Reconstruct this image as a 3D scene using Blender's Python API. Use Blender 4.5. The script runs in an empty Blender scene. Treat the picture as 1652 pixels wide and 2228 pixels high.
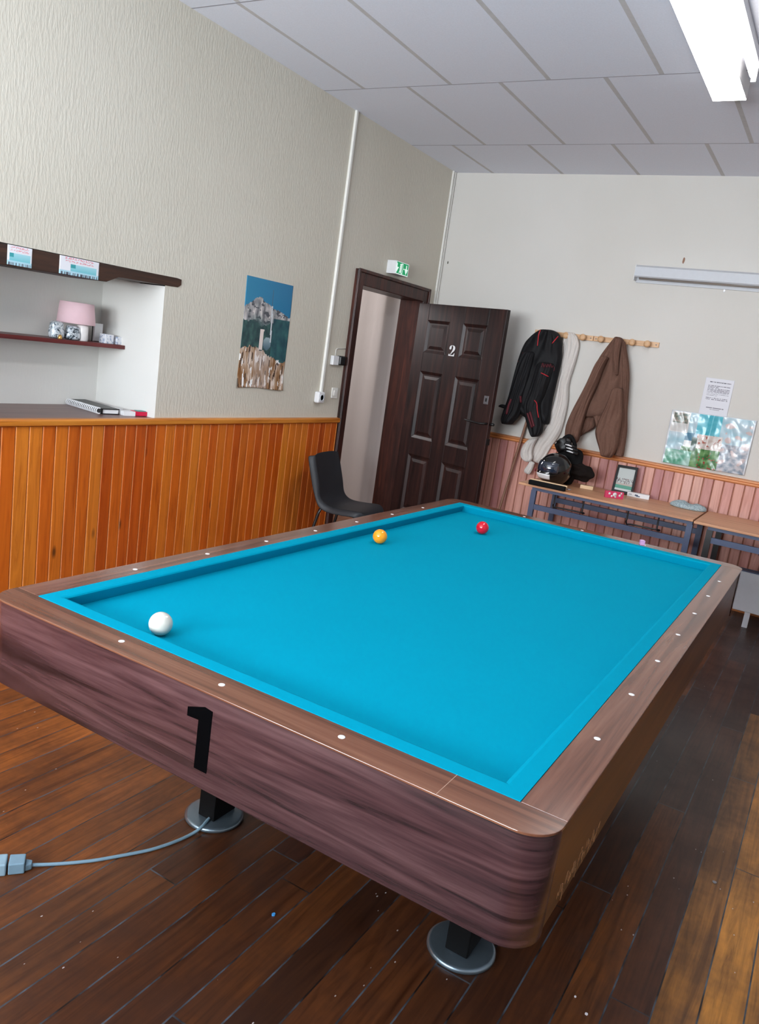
import bpy, bmesh, math, random
from mathutils import Vector, Matrix, noise
from mathutils.bvhtree import BVHTree
random.seed(7)
scene = bpy.context.scene
COL = scene.collection
PI = math.pi

# ------------------------------------------------------------------ camera
FPX, W, HH = 1700.07, 1652.0, 2228.0
YAW, PITCH, ROLL = -0.513894, -0.202435, 0.141049
CAM = Vector((1.66619, -1.32801, 1.55685))
_f = Vector((math.cos(PITCH)*math.sin(YAW), math.cos(PITCH)*math.cos(YAW), math.sin(PITCH)))
_r = Vector((math.cos(YAW), -math.sin(YAW), 0)); _u = _r.cross(_f)
_r2 = _r*math.cos(ROLL) + _u*math.sin(ROLL); _u2 = _u*math.cos(ROLL) - _r*math.sin(ROLL)
cd = bpy.data.cameras.new('camera'); cam = bpy.data.objects.new('camera', cd); COL.objects.link(cam)
cd.sensor_fit = 'VERTICAL'; cd.sensor_height = 24.0; cd.lens = FPX/HH*24.0
cd.clip_start = 0.05; cd.clip_end = 60
M = Matrix((( _r2.x, _u2.x, -_f.x, CAM.x), (_r2.y, _u2.y, -_f.y, CAM.y), (_r2.z, _u2.z, -_f.z, CAM.z), (0, 0, 0, 1)))
cam.matrix_world = M
scene.camera = cam
scene.view_settings.view_transform = 'Standard'
scene.view_settings.look = 'None'
scene.view_settings.exposure = 0.0
scene.view_settings.gamma = 1.0
scene.view_settings.use_curve_mapping = False

def ray(px, py):
    return (_f + _r2*((px-W/2)/FPX) - _u2*((py-HH/2)/FPX))
def onx(px, py, x): d = ray(px, py); return CAM + d*((x-CAM.x)/d.x)
def ony(px, py, y): d = ray(px, py); return CAM + d*((y-CAM.y)/d.y)
def onz(px, py, z): d = ray(px, py); return CAM + d*((z-CAM.z)/d.z)

# ------------------------------------------------------------------ main dimensions (m)
XL, YF, XR, YB, ZC = -1.683, 5.10, 4.4, -3.0, 3.14     # room faces
TW, TL, TZ, BZ = 1.27, 2.54, 0.80, 0.763                # table: play width, length, rail top, cloth bed
RAIL, CUSH = 0.137, 0.0476

# ------------------------------------------------------------------ colour and material helpers
def s2l(c): return c/12.92 if c <= 0.04045 else ((c+0.055)/1.055)**2.4
def rgb(r, g, b): return (s2l(r/255), s2l(g/255), s2l(b/255), 1.0)

class G:
    """small wrapper round one node tree"""
    def __init__(s, name):
        s.m = bpy.data.materials.new(name); s.m.use_nodes = True
        s.t = s.m.node_tree; s.b = s.t.nodes['Principled BSDF']
    def set(s, sock, v):
        if isinstance(v, bpy.types.NodeSocket): s.t.links.new(v, sock)
        elif isinstance(v, (tuple, list)) and sock.type == 'RGBA' and len(v) == 3: sock.default_value = (*v, 1)
        else: sock.default_value = v
    def coord(s, kind='Object'): return s.t.nodes.new('ShaderNodeTexCoord').outputs[kind]
    def math(s, op, a, b=0.0, clamp=False):
        n = s.t.nodes.new('ShaderNodeMath'); n.operation = op; n.use_clamp = clamp
        s.set(n.inputs[0], a); s.set(n.inputs[1], b); return n.outputs[0]
    def sep(s, v):
        n = s.t.nodes.new('ShaderNodeSeparateXYZ'); s.set(n.inputs[0], v); return n.outputs
    def comb(s, x, y, z):
        n = s.t.nodes.new('ShaderNodeCombineXYZ')
        for i, q in enumerate((x, y, z)): s.set(n.inputs[i], q)
        return n.outputs[0]
    def noise(s, vec, scale=5, detail=4, rough=0.5, dist=0.0, col=False):
        n = s.t.nodes.new('ShaderNodeTexNoise'); s.set(n.inputs['Vector'], vec)
        n.inputs['Scale'].default_value = scale; n.inputs['Detail'].default_value = detail
        n.inputs['Roughness'].default_value = rough; n.inputs['Distortion'].default_value = dist
        return n.outputs['Color' if col else 'Fac']
    def voro(s, vec, scale=5, rnd=1.0, feat='F1', out='Distance'):
        n = s.t.nodes.new('ShaderNodeTexVoronoi'); n.feature = feat; s.set(n.inputs['Vector'], vec)
        n.inputs['Scale'].default_value = scale; n.inputs['Randomness'].default_value = rnd
        return n.outputs[out]
    def wn(s, vec):
        n = s.t.nodes.new('ShaderNodeTexWhiteNoise'); n.noise_dimensions = '3D'; s.set(n.inputs['Vector'], vec)
        return n.outputs['Value']
    def scale(s, vec, x, y, z):
        n = s.t.nodes.new('ShaderNodeMapping'); s.set(n.inputs['Vector'], vec); n.inputs['Scale'].default_value = (x, y, z); return n.outputs[0]
    def ramp(s, fac, stops, interp='LINEAR'):
        n = s.t.nodes.new('ShaderNodeValToRGB'); n.color_ramp.interpolation = interp; s.set(n.inputs[0], fac)
        e = n.color_ramp.elements
        while len(e) < len(stops): e.new(0.5)
        for k, (p, c) in enumerate(stops): e[k].position = p; e[k].color = c if len(c) == 4 else (*c, 1)
        return n.outputs[0]
    def mix(s, fac, a, b, mode='MIX'):
        n = s.t.nodes.new('ShaderNodeMix'); n.data_type = 'RGBA'; n.blend_type = mode
        s.set(n.inputs[0], fac); s.set(n.inputs[6], a); s.set(n.inputs[7], b); return n.outputs[2]
    def bump(s, h, strength=0.3, dist=0.01):
        n = s.t.nodes.new('ShaderNodeBump'); s.set(n.inputs['Height'], h)
        n.inputs['Strength'].default_value = strength; n.inputs['Distance'].default_value = dist
        s.t.links.new(n.outputs[0], s.b.inputs['Normal'])
    def fin(s, color, rough=0.5, metal=0.0, spec=0.5, coat=0.0, sheen=0.0):
        s.set(s.b.inputs['Base Color'], color); s.set(s.b.inputs['Roughness'], rough)
        s.set(s.b.inputs['Metallic'], metal); s.set(s.b.inputs['Specular IOR Level'], spec)
        s.set(s.b.inputs['Coat Weight'], coat); s.b.inputs['Coat Roughness'].default_value = 0.08
        s.set(s.b.inputs['Sheen Weight'], sheen)
        return s.m

def plain(name, c, rough=0.5, metal=0.0, spec=0.5, var=0.08, scale=30, bump=0.0, coat=0.0, sheen=0.0, emit=None):
    g = G(name); n = g.noise(g.coord(), scale, 3)
    k = g.ramp(n, [(0.3, (1-var,)*3), (0.7, (1,)*3)])
    col = g.mix(1.0, c, k, 'MULTIPLY')
    if bump: g.bump(n, bump, 0.004)
    m = g.fin(col, rough, metal, spec, coat, sheen)
    if emit:
        g.b.inputs['Emission Color'].default_value = emit[0]; g.b.inputs['Emission Strength'].default_value = emit[1]
    return m

def wood(name, dark, mid, light, along='X', stretch=(0.7, 16), rough=0.35, dist=1.2, spec=0.5, coat=0.0, bump=0.05, off=(0, 0, 0), fine=0.25):
    """streaky grain running along one axis"""
    g = G(name); p = g.coord()
    a, c = stretch; sc = {'X': (a, c, c), 'Y': (c, a, c), 'Z': (c, c, a), 'XY': (a, a, c)}[along]
    v = g.scale(p, *sc)
    n1 = g.noise(v, 1.0, 6, 0.55, dist)
    n2 = g.noise(g.scale(p, *[q*5 for q in sc]), 1.0, 4, 0.6, 0.3)
    f = g.math('ADD', n1, g.math('MULTIPLY', g.math('SUBTRACT', n2, 0.5), fine))
    col = g.ramp(f, [(0.30, dark), (0.5, mid), (0.72, light)])
    if bump: g.bump(f, bump, 0.003)
    return g.fin(col, rough, 0, spec, coat)

def boards(name, axis, width, off, tones, rough, knots=True, dark=(0.35, 0.2, 0.15), coat=0.0, spec=0.4, edge=None):
    """tongue and groove boards standing upright: tone and grain differ from board to board"""
    g = G(name); p = g.coord(); sx = g.sep(p)
    a = sx[0] if axis == 'X' else sx[1]
    bi = g.math('FLOOR', g.math('DIVIDE', g.math('SUBTRACT', a, off), width))
    rnd = g.wn(g.comb(bi, 3.7, 1.3)); rnd2 = g.wn(g.comb(bi, 9.1, 5.3))
    v = g.comb(g.math('ADD', g.math('MULTIPLY', a, 26.0), g.math('MULTIPLY', rnd, 40.0)), g.math('MULTIPLY', rnd2, 30.0), g.math('MULTIPLY', sx[2], 1.6))
    n = g.noise(v, 1.0, 6, 0.6, 1.6)
    base = g.ramp(rnd, tones)
    fr = g.math('FRACT', g.math('DIVIDE', g.math('SUBTRACT', a, off), width))
    k = g.ramp(n, [(0.34, dark), (0.47, (0.86, 0.8, 0.76)), (0.66, (1.06, 1.06, 1.06))])
    col = g.mix(0.75, base, k, 'MULTIPLY')
    if knots:
        kd = g.voro(g.comb(g.math('MULTIPLY', a, 5.2), rnd, g.math('MULTIPLY', sx[2], 2.0)), 1.0)
        km = g.ramp(kd, [(0.025, (0.85,)*3), (0.085, (0, 0, 0))])
        col = g.mix(km, col, (0.05, 0.015, 0.005, 1))
    if edge:      # line along each board: varnish highlight painted in (honey), brown groove (faded)
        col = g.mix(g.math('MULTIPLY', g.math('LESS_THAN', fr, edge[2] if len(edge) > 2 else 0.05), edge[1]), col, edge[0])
    g.bump(n, 0.06, 0.003)
    return g.fin(col, rough, 0, spec, coat)

# ------------------------------------------------------------------ mesh helpers
class MB:
    def __init__(s): s.v = []; s.f = []; s.mi = []; s.sm = []; s.cols = None
    def add(s, verts, faces, mi=0, smooth=False):
        o = len(s.v); s.v += [Vector(q) for q in verts]
        for f in faces: s.f.append([o+i for i in f]); s.mi.append(mi); s.sm.append(smooth)
        return s
    def box(s, x0, x1, y0, y1, z0, z1, mi=0):
        v = [(x, y, z) for z in (z0, z1) for y in (y0, y1) for x in (x0, x1)]
        return s.add(v, [(0, 2, 3, 1), (4, 5, 7, 6), (0, 1, 5, 4), (2, 6, 7, 3), (0, 4, 6, 2), (1, 3, 7, 5)], mi)
    def obox(s, c, u, v, w, mi=0):
        """box from centre and three half-axis vectors"""
        c, u, v, w = map(Vector, (c, u, v, w))
        q = [c + u*a + v*b + w*d for d in (-1, 1) for b in (-1, 1) for a in (-1, 1)]
        return s.add(q, [(0, 2, 3, 1), (4, 5, 7, 6), (0, 1, 5, 4), (2, 6, 7, 3), (0, 4, 6, 2), (1, 3, 7, 5)], mi)
    def prism(s, poly, z0, z1, mi=0, axis='Z'):
        n = len(poly)
        mk = {'Z': lambda p, h: (p[0], p[1], h), 'Y': lambda p, h: (p[0], h, p[1]), 'X': lambda p, h: (h, p[0], p[1])}[axis]
        return s.add([mk(p, z0) for p in poly] + [mk(p, z1) for p in poly],
                     [tuple(range(n-1, -1, -1)), tuple(range(n, 2*n))] + [(i, (i+1) % n, n+(i+1) % n, n+i) for i in range(n)], mi)
    def tube(s, pts, r, n=10, mi=0, closed=False):
        pts = [Vector(p) for p in pts]; rings = []; m = len(pts)
        up = Vector((0.13, 0.21, 0.97))
        for i, p in enumerate(pts):
            a = pts[(i-1) % m] if (closed or i > 0) else p
            b = pts[(i+1) % m] if (closed or i < m-1) else p
            t = (b-a).normalized()
            if abs(t.dot(up)) > 0.95: up = Vector((1, 0.1, 0.05))
            x = t.cross(up).normalized(); y = x.cross(t).normalized()
            rr = r[i] if isinstance(r, (list, tuple)) else r
            rings.append([p + x*rr*math.cos(2*PI*k/n) + y*rr*math.sin(2*PI*k/n) for k in range(n)])
        v = [q for R in rings for q in R]; f = []
        for i in range(m if closed else m-1):
            j = (i+1) % m
            f += [(i*n+k, j*n+k, j*n+(k+1) % n, i*n+(k+1) % n) for k in range(n)]
        if not closed: f += [tuple(range(n)), tuple(range((m-1)*n+n-1, (m-1)*n-1, -1))]
        return s.add(v, f, mi, True)
    def lathe(s, prof, c=(0, 0, 0), n=32, mi=0, axis=(0, 0, 1)):
        c = Vector(c); q = Vector((0, 0, 1)).rotation_difference(Vector(axis)); m = len(prof)
        v = [c + q @ Vector((r*math.cos(2*PI*k/n), r*math.sin(2*PI*k/n), z)) for r, z in prof for k in range(n)]
        f = [(i*n+k, i*n+(k+1) % n, (i+1)*n+(k+1) % n, (i+1)*n+k) for i in range(m-1) for k in range(n)]
        f += [tuple(range(n-1, -1, -1)), tuple(range((m-1)*n, m*n))]
        return s.add(v, f, mi, True)
    def grid(s, P, mi=0, smooth=True):
        """P: list of rows of points"""
        h, w = len(P), len(P[0])
        return s.add([q for R in P for q in R], [(j*w+i, j*w+i+1, (j+1)*w+i+1, (j+1)*w+i) for j in range(h-1) for i in range(w-1)], mi, smooth)
    def loft(s, rings, mi=0):
        n = len(rings[0]); m = len(rings); v = [q for R in rings for q in R]
        f = [(i*n+k, (i+1)*n+k, (i+1)*n+(k+1) % n, i*n+(k+1) % n) for i in range(m-1) for k in range(n)]
        f += [tuple(range(n)), tuple(range(m*n-1, (m-1)*n-1, -1))]
        return s.add(v, f, mi, True)
    def build(s, name, mats, parent=None, bev=0.0, sub=0, local=False, solid=0.0, seg=2):
        me = bpy.data.meshes.new(name)
        off = Vector((0, 0, 0))
        if parent is not None and not local:
            q = parent
            while q is not None: off += q.location; q = q.parent
        me.from_pydata([tuple(v-off) for v in s.v], [], s.f)
        for p, mi, sm in zip(me.polygons, s.mi, s.sm): p.material_index = mi; p.use_smooth = sm
        for m in (mats if isinstance(mats, (list, tuple)) else [mats]): me.materials.append(m)
        bm = bmesh.new(); bm.from_mesh(me); bmesh.ops.recalc_face_normals(bm, faces=bm.faces); bm.to_mesh(me); bm.free()
        o = bpy.data.objects.new(name, me); COL.objects.link(o)
        if parent is not None: o.parent = parent
        if solid: md = o.modifiers.new('solid', 'SOLIDIFY'); md.thickness = solid; md.offset = 0
        if sub: md = o.modifiers.new('sub', 'SUBSURF'); md.levels = sub; md.render_levels = sub
        if bev:
            md = o.modifiers.new('bevel', 'BEVEL'); md.width = bev; md.segments = seg; md.limit_method = 'ANGLE'; md.angle_limit = 0.6
            md.harden_normals = False
        return o

def tag(o, label=None, cat=None, group=None, kind=None):
    if label: o['label'] = label
    if cat: o['category'] = cat
    if group: o['group'] = group
    if kind: o['kind'] = kind
    return o
def thing(name, label, cat, loc=(0, 0, 0), rz=0.0, group=None):
    o = bpy.data.objects.new(name, None); COL.objects.link(o); o.location = loc; o.rotation_euler = (0, 0, rz)
    o.empty_display_size = 0.05
    return tag(o, label, cat, group)
def struct(o): o['kind'] = 'structure'; return o

def painted(name, P, color, mat_rough=0.5, parent=None, thick=0.0015, coat=0.0, spec=0.4, emit=0.0):
    """a sheet whose print is procedural: P(u,v) gives the point, color(u,v) the printed sRGB"""
    pf, nx, ny = P
    mb = MB(); mb.grid([[pf(i/nx, j/ny) for i in range(nx+1)] for j in range(ny+1)])
    g = G(name + '_print'); at = g.t.nodes.new('ShaderNodeAttribute'); at.attribute_name = 'print'
    m = g.fin(at.outputs['Color'], mat_rough, 0, spec, coat)
    if emit:
        g.t.links.new(at.outputs['Color'], g.b.inputs['Emission Color']); g.b.inputs['Emission Strength'].default_value = emit
    o = mb.build(name, m, parent)
    me = o.data; ca = me.color_attributes.new('print', 'FLOAT_COLOR', 'CORNER')
    w = nx+1
    for poly in me.polygons:
        vi = [me.loops[l].vertex_index for l in poly.loop_indices]
        k = min(vi); i, j = k % w, k // w
        c = rgb(*[max(0, min(255, q)) for q in color((i+0.5)/nx, (j+0.5)/ny)])
        for l in poly.loop_indices: ca.data[l].color = c
    if thick: md = o.modifiers.new('solid', 'SOLIDIFY'); md.thickness = thick; md.offset = 0
    return o
def nz(x, y, z=0.0): return noise.noise(Vector((x, y, z)))
def fbm(x, y, z=0.0, o=4): return noise.fractal(Vector((x, y, z)), 1.0, 2.0, o)
def lerp(a, b, t): t = max(0, min(1, t)); return tuple(p+(q-p)*t for p, q in zip(a, b))

# ------------------------------------------------------------------ materials
def wallpaper(name, c, strength):
    g = G(name); p = g.coord()
    n1 = g.noise(g.scale(p, 1, 1, 0.22), 85, 3, 0.6); n2 = g.noise(p, 1.1, 3)
    col = g.mix(1.0, c, g.ramp(n2, [(0.3, (0.95, 0.945, 0.93)), (0.7, (1, 1, 1))]), 'MULTIPLY')
    g.bump(n1, strength, 0.006)
    return g.fin(col, 0.75, 0, 0.25)
M_WALL_L = wallpaper('cream_fibre_wallpaper', rgb(215, 209, 196), 0.42)
M_WALL_F = wallpaper('cream_painted_wall', rgb(219, 215, 210), 0.12)
M_WALL_N = wallpaper('white_niche_plaster', rgb(226, 225, 221), 0.1)
M_WALL_C = wallpaper('grey_corridor_plaster', rgb(205, 196, 192), 0.15)
M_CEIL = plain('ceiling_tile', rgb(236, 238, 248), 0.9, spec=0.1, var=0.05, scale=120)
M_JOINT = plain('ceiling_joint', rgb(206, 203, 203), 0.8, spec=0.2)
M_JOINT2 = plain('ceiling_joint_shadow_gap', rgb(172, 170, 178), 0.8, spec=0.2)
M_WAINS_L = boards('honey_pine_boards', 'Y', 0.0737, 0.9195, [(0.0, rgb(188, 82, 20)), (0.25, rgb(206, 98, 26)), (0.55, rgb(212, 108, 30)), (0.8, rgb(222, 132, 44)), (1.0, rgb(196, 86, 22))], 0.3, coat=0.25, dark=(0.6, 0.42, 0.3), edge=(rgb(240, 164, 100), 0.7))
M_WAINS_F = boards('faded_pine_boards', 'X', 0.0737, -0.051, [(0.0, rgb(192, 134, 130)), (0.2, rgb(222, 162, 148)), (0.5, rgb(226, 170, 156)), (0.75, rgb(208, 146, 138)), (0.92, rgb(176, 118, 126)), (1.0, rgb(232, 182, 166))], 0.4, coat=0.1, dark=(0.7, 0.56, 0.52), knots=False, edge=(rgb(160, 96, 64), 0.8, 0.12))
M_CAP_L = wood('honey_pine_rail', rgb(168, 92, 26), rgb(205, 124, 42), rgb(220, 145, 58), 'Y', (1.0, 20), 0.35)
M_CAP_F = wood('pine_rail', rgb(170, 96, 48), rgb(212, 134, 76), rgb(226, 152, 94), 'X', (1.0, 20), 0.4)
M_APRON = wood('walnut_laminate', rgb(34, 20, 22), rgb(64, 41, 43), rgb(86, 60, 61), 'XY', (0.75, 17), 0.26, 2.4, 0.5, bump=0.01, fine=0.5)
M_RAILX = wood('walnut_rail_cross', rgb(72, 42, 30), rgb(108, 68, 50), rgb(128, 86, 66), 'X', (0.8, 24), 0.17, 1.0, 0.6, bump=0.0)
M_RAILY = wood('walnut_rail_long', rgb(72, 42, 32), rgb(110, 70, 54), rgb(130, 88, 70), 'Y', (0.8, 24), 0.17, 1.0, 0.6, bump=0.0)
M_SIDE = wood('brown_side_laminate', rgb(62, 34, 14), rgb(92, 54, 24), rgb(110, 68, 34), 'Y', (0.8, 14), 0.35, 1.2, bump=0.01)
M_EDGE = plain('pale_worn_edge', rgb(176, 140, 118), 0.4)
M_DARKWOOD = wood('old_dark_stain', rgb(30, 14, 12), rgb(62, 30, 24), rgb(88, 44, 32), 'Z', (1.5, 18), 0.42, 1.2, 0.45, bump=0.05)
M_LEAF = wood('old_dark_door', rgb(18, 9, 10), rgb(40, 21, 20), rgb(60, 33, 28), 'Z', (1.5, 18), 0.42, 1.2, 0.4, bump=0.05)
M_BEAM = wood('dark_beam', rgb(30, 17, 11), rgb(58, 34, 22), rgb(84, 52, 36), 'Y', (1.2, 20), 0.55, 1.2)
M_SHELF = wood('dark_red_shelf', rgb(72, 18, 20), rgb(98, 30, 30), rgb(116, 42, 40), 'Y', (1.0, 20), 0.4)
M_SILL = wood('brown_sill', rgb(94, 66, 62), rgb(116, 84, 78), rgb(132, 98, 90), 'Y', (1.0, 14), 0.35)
M_OAK = wood('oak_tabletop', rgb(178, 122, 88), rgb(204, 150, 112), rgb(216, 166, 128), 'X', (1.2, 20), 0.4)
M_RACK = wood('beech_rack', rgb(196, 148, 104), rgb(216, 172, 130), rgb(228, 188, 148), 'X', (1.2, 20), 0.45)
M_BLOCK = wood('pale_wood', rgb(214, 176, 132), rgb(230, 196, 156), rgb(238, 208, 170), 'X', (1.2, 20), 0.5)
M_POLE = wood('stick_wood', rgb(112, 76, 56), rgb(146, 104, 82), rgb(164, 122, 98), 'Z', (1.2, 30), 0.5)
M_WHITE = plain('white_plastic', rgb(232, 232, 234), 0.4, var=0.03)
M_OFFWHITE = plain('off_white_paint', rgb(206, 208, 214), 0.5, var=0.04)
M_CONDUIT = plain('white_conduit', rgb(238, 236, 230), 0.4, var=0.03)
M_BLACK = plain('black_plastic', rgb(18, 18, 20), 0.4)
M_BLACKSAT = plain('black_satin', rgb(6, 6, 7), 0.6, spec=0.15)
M_STEEL_BLUE = plain('blue_grey_steel', rgb(74, 86, 116), 0.45, var=0.08)
M_STEEL_BLACK = plain('black_steel_wire', rgb(30, 28, 30), 0.4)
M_CHROME = plain('brushed_chrome', rgb(134, 152, 166), 0.34, metal=0.85, var=0.15, scale=18)
M_GREYMETAL = plain('grey_metal', rgb(150, 150, 156), 0.35, metal=0.8)

def cloth_mat():
    g = G('turquoise_cloth'); p = g.coord()
    n = g.noise(p, 900, 2); n2 = g.noise(p, 3, 3)
    col = g.mix(1.0, rgb(0, 141, 170), g.ramp(n2, [(0.3, (0.97, 0.97, 0.97)), (0.7, (1, 1, 1))]), 'MULTIPLY')
    g.bump(n, 0.08, 0.001)
    return g.fin(col, 0.9, 0, 0.03)
M_CLOTH = cloth_mat()

def floor_mat():
    g = G('old_pine_floorboards'); p = g.coord(); s = g.sep(p)
    wdt = 0.1033
    bx = g.math('DIVIDE', g.math('SUBTRACT', s[0], 1.37), wdt)
    bi = g.math('FLOOR', bx); fx = g.math('FRACT', bx)
    r1 = g.wn(g.comb(bi, 1.7, 8.2))
    by = g.math('ADD', g.math('DIVIDE', s[1], 2.1), g.math('MULTIPLY', r1, 7.3))
    bj = g.math('FLOOR', by); fy = g.math('FRACT', by)
    r2 = g.wn(g.comb(bi, bj, 4.4)); r3 = g.wn(g.comb(bi, bj, 11.4))
    base = g.ramp(r2, [(0.0, rgb(56, 33, 21)), (0.3, rgb(70, 40, 24)), (0.6, rgb(82, 47, 27)), (0.85, rgb(106, 62, 29)), (1.0, rgb(62, 35, 26))])
    gold = g.math('MULTIPLY', g.math('ADD', g.math('MULTIPLY', g.math('GREATER_THAN', bi, 2.5), 0.5), g.math('MULTIPLY', g.math('GREATER_THAN', bi, 1.5), 0.5)), g.math('LESS_THAN', bi, 5.5))
    gy = g.math('LESS_THAN', s[1], g.math('ADD', 1.9, g.math('MULTIPLY', r1, 1.6)))
    base = g.mix(g.math('MULTIPLY', g.math('MULTIPLY', gold, gy), 0.85), base, rgb(186, 126, 52))
    # boards along the left wall: orange reflection of the panelling mixed into their colour
    lf = g.math('LESS_THAN', bi, -12.5)
    base = g.mix(g.math('MULTIPLY', lf, g.math('ADD', 0.35, g.math('MULTIPLY', r3, 0.4))), base, rgb(164, 96, 44))
    v = g.comb(g.math('ADD', g.math('MULTIPLY', s[0], 30), g.math('MULTIPLY', r2, 50)), g.math('ADD', g.math('MULTIPLY', s[1], 1.7), g.math('MULTIPLY', r3, 20)), 0.0)
    n = g.noise(v, 1.0, 7, 0.65, 2.0)
    col = g.mix(0.8, base, g.ramp(n, [(0.30, (0.26, 0.2, 0.18)), (0.47, (0.8, 0.76, 0.74)), (0.68, (1.35, 1.28, 1.12))]), 'MULTIPLY')
    wear = g.noise(p, 2.2, 5, 0.7)
    col = g.mix(g.ramp(wear, [(0.42, (0, 0, 0)), (0.62, (0.55,)*3)]), col, rgb(44, 27, 22))
    # gaps between boards, filled with grey dust
    e = g.math('MINIMUM', fx, g.math('SUBTRACT', 1.0, fx))
    gap = g.math('LESS_THAN', e, 0.021)
    ey = g.math('MINIMUM', fy, g.math('SUBTRACT', 1.0, fy))
    gap = g.math('MAXIMUM', gap, g.math('LESS_THAN', ey, 0.0011))
    dust = g.noise(p, 9, 4)
    gcol = g.ramp(dust, [(0.38, rgb(26, 20, 18)), (0.62, rgb(72, 80, 90))])
    col = g.mix(gap, col, gcol)
    # little pale specks and lint
    vd = g.voro(g.scale(p, 1.0, 0.55, 1), 26)
    keep = g.noise(p, 1.4, 2)
    spk = g.math('MULTIPLY', g.math('LESS_THAN', vd, 0.05), g.math('GREATER_THAN', keep, 0.5))
    col = g.mix(g.math('MULTIPLY', spk, 0.7), col, rgb(190, 184, 186))
    h = g.math('ADD', g.math('MULTIPLY', n, 0.25), g.math('MULTIPLY', g.math('SUBTRACT', 1.0, gap), 1.0))
    g.bump(h, 0.25, 0.003)
    return g.fin(col, g.ramp(wear, [(0.3, (0.27,)*3), (0.7, (0.42,)*3)]), 0, 0.42)
M_FLOOR = floor_mat()

# ------------------------------------------------------------------ room shell
struct(MB().box(-4.0, XR, YB, 8.2, -0.1, 0.0).build('floor', M_FLOOR))

# ceiling: staggered rectangular tiles with joint strips between
mb = MB()
mb.box(-4.0, XR+0.1, YB-0.1, 8.2, ZC, ZC+0.1, 0)
rows = [(-3.1, -1.7, 0.165), (-1.7, -0.5, -0.145), (-0.5, 0.7, 0.165), (0.7, 1.9, 0.475), (1.9, 3.1, 0.165-0.315), (3.1, 4.3, 0.165), (4.3, 5.2, 0.505)]
for (a, b_, x0) in rows:
    a2, b2 = max(a, YB), min(b_, YF)
    for k in range(-6, 9):
        x = x0 + 0.612*k
        if XL+0.02 < x < XR-0.02: mb.box(x-0.013, x+0.013, a2+0.005, b2-0.005, ZC-0.0006, ZC+0.001, 1)
    mb.box(XL, XR, a2-0.005, a2+0.005, ZC-0.0006, ZC+0.001, 2)
struct(mb.build('ceiling', [M_CEIL, M_JOINT, M_JOINT2]))

# left wall with door opening and deep niche
DY0, DY1, DZ = 3.82, 4.80, 2.012
NY0, NY1, NZ0, NZ1, ND = 0.25, 1.87, 0.985, 1.70, 0.50
WT = 0.2
mb = MB()
x0, x1 = XL-WT, XL
mb.box(x0, x1, YB-0.2, NY0, 0, ZC+0.05); mb.box(x0, x1, NY0, NY1, 0, NZ0); mb.box(x0, x1, NY0, NY1, 1.79, ZC+0.05)
mb.box(x0, x1, NY1, DY0-0.02, 0, ZC+0.05); mb.box(x0, x1, DY0-0.02, DY1+0.02, DZ+0.02, ZC+0.05); mb.box(x0, x1, DY1+0.02, YF+0.2, 0, ZC+0.05)
xn = XL-ND
mb.box(xn-0.05, xn, NY0-0.1, NY1+0.1, 0.9, 1.85, 1)                       # niche back
mb.box(xn, XL-0.0005, NY1, NY1+0.06, 0.985, 1.79, 1); mb.box(xn, XL-0.0005, NY0-0.06, NY0, 0.985, 1.79, 1)
mb.box(xn, XL-0.28, NY0, NY1, 1.745, 1.85, 1)
# tiny lip so that the reveal is plaster right to the wall face
mb.add([(XL, NY1-0.0006, NZ0), (XL, NY1-0.0006, 1.735), (xn, NY1-0.0006, 1.735), (xn, NY1-0.0006, NZ0)], [(0, 1, 2, 3)], 1)
struct(mb.build('wall_left', [M_WALL_L, M_WALL_N]))

mb = MB()
mb.box(XL, XR+0.2, YF, YF+0.2, 0, ZC+0.05)
wf = struct(mb.build('wall_far', M_WALL_F))
def chip(px, py, w, h, m):
    p = ony(px, py, YF-0.001); q = MB()
    pts = [(p.x + w*math.cos(a)*(0.7+0.5*nz(a*2, px)), p.z + h*math.sin(a)*(0.7+0.5*nz(a*3, py))) for a in [2*PI*k/9 for k in range(9)]]
    q.prism(pts, YF-0.003, YF-0.0002, 0, 'Y'); q.build('chip', m, wf)
chip(1488, 567, 0.012, 0.03, plain('chipped_brown', rgb(150, 112, 92), 0.8)); chip(1577, 631, 0.008, 0.025, M_GREYMETAL); chip(975, 571, 0.01, 0.018, plain('chipped_grey', rgb(120, 116, 108), 0.8))
mb = MB(); mb.box(XR, XR+0.2, YB-0.2, YF+0.2, 0, ZC+0.05); struct(mb.build('wall_right', M_WALL_F))
# back wall with two windows
WN = [(-1.15, -0.05), (0.15, 1.25)]; WZ0, WZ1 = 1.1, 2.6
mb = MB(); xs = [XL-0.2] + [q for w in WN for q in w] + [XR+0.2]
for k in range(0, len(xs), 2): mb.box(xs[k], xs[k+1], YB-0.25, YB, 0, ZC+0.05)
for a, b_ in WN: mb.box(a, b_, YB-0.25, YB, 0, WZ0); mb.box(a, b_, YB-0.25, YB, WZ1, ZC+0.05)
struct(mb.build('wall_back', M_WALL_F))
for k, (a, b_) in enumerate(WN):
    mb = MB()
    for (u0, u1, v0, v1) in [(a, a+.06, WZ0, WZ1), (b_-.06, b_, WZ0, WZ1), (a, b_, WZ0, WZ0+.06), (a, b_, WZ1-.06, WZ1), ((a+b_)/2-.05, (a+b_)/2+.05, WZ0, WZ1), (a, b_, 2.05, 2.1)]:
        mb.box(u0, u1, YB-0.13, YB-0.08, v0, v1)
    struct(mb.build('window_%d' % (k+1), M_OFFWHITE, bev=0.004))

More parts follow.
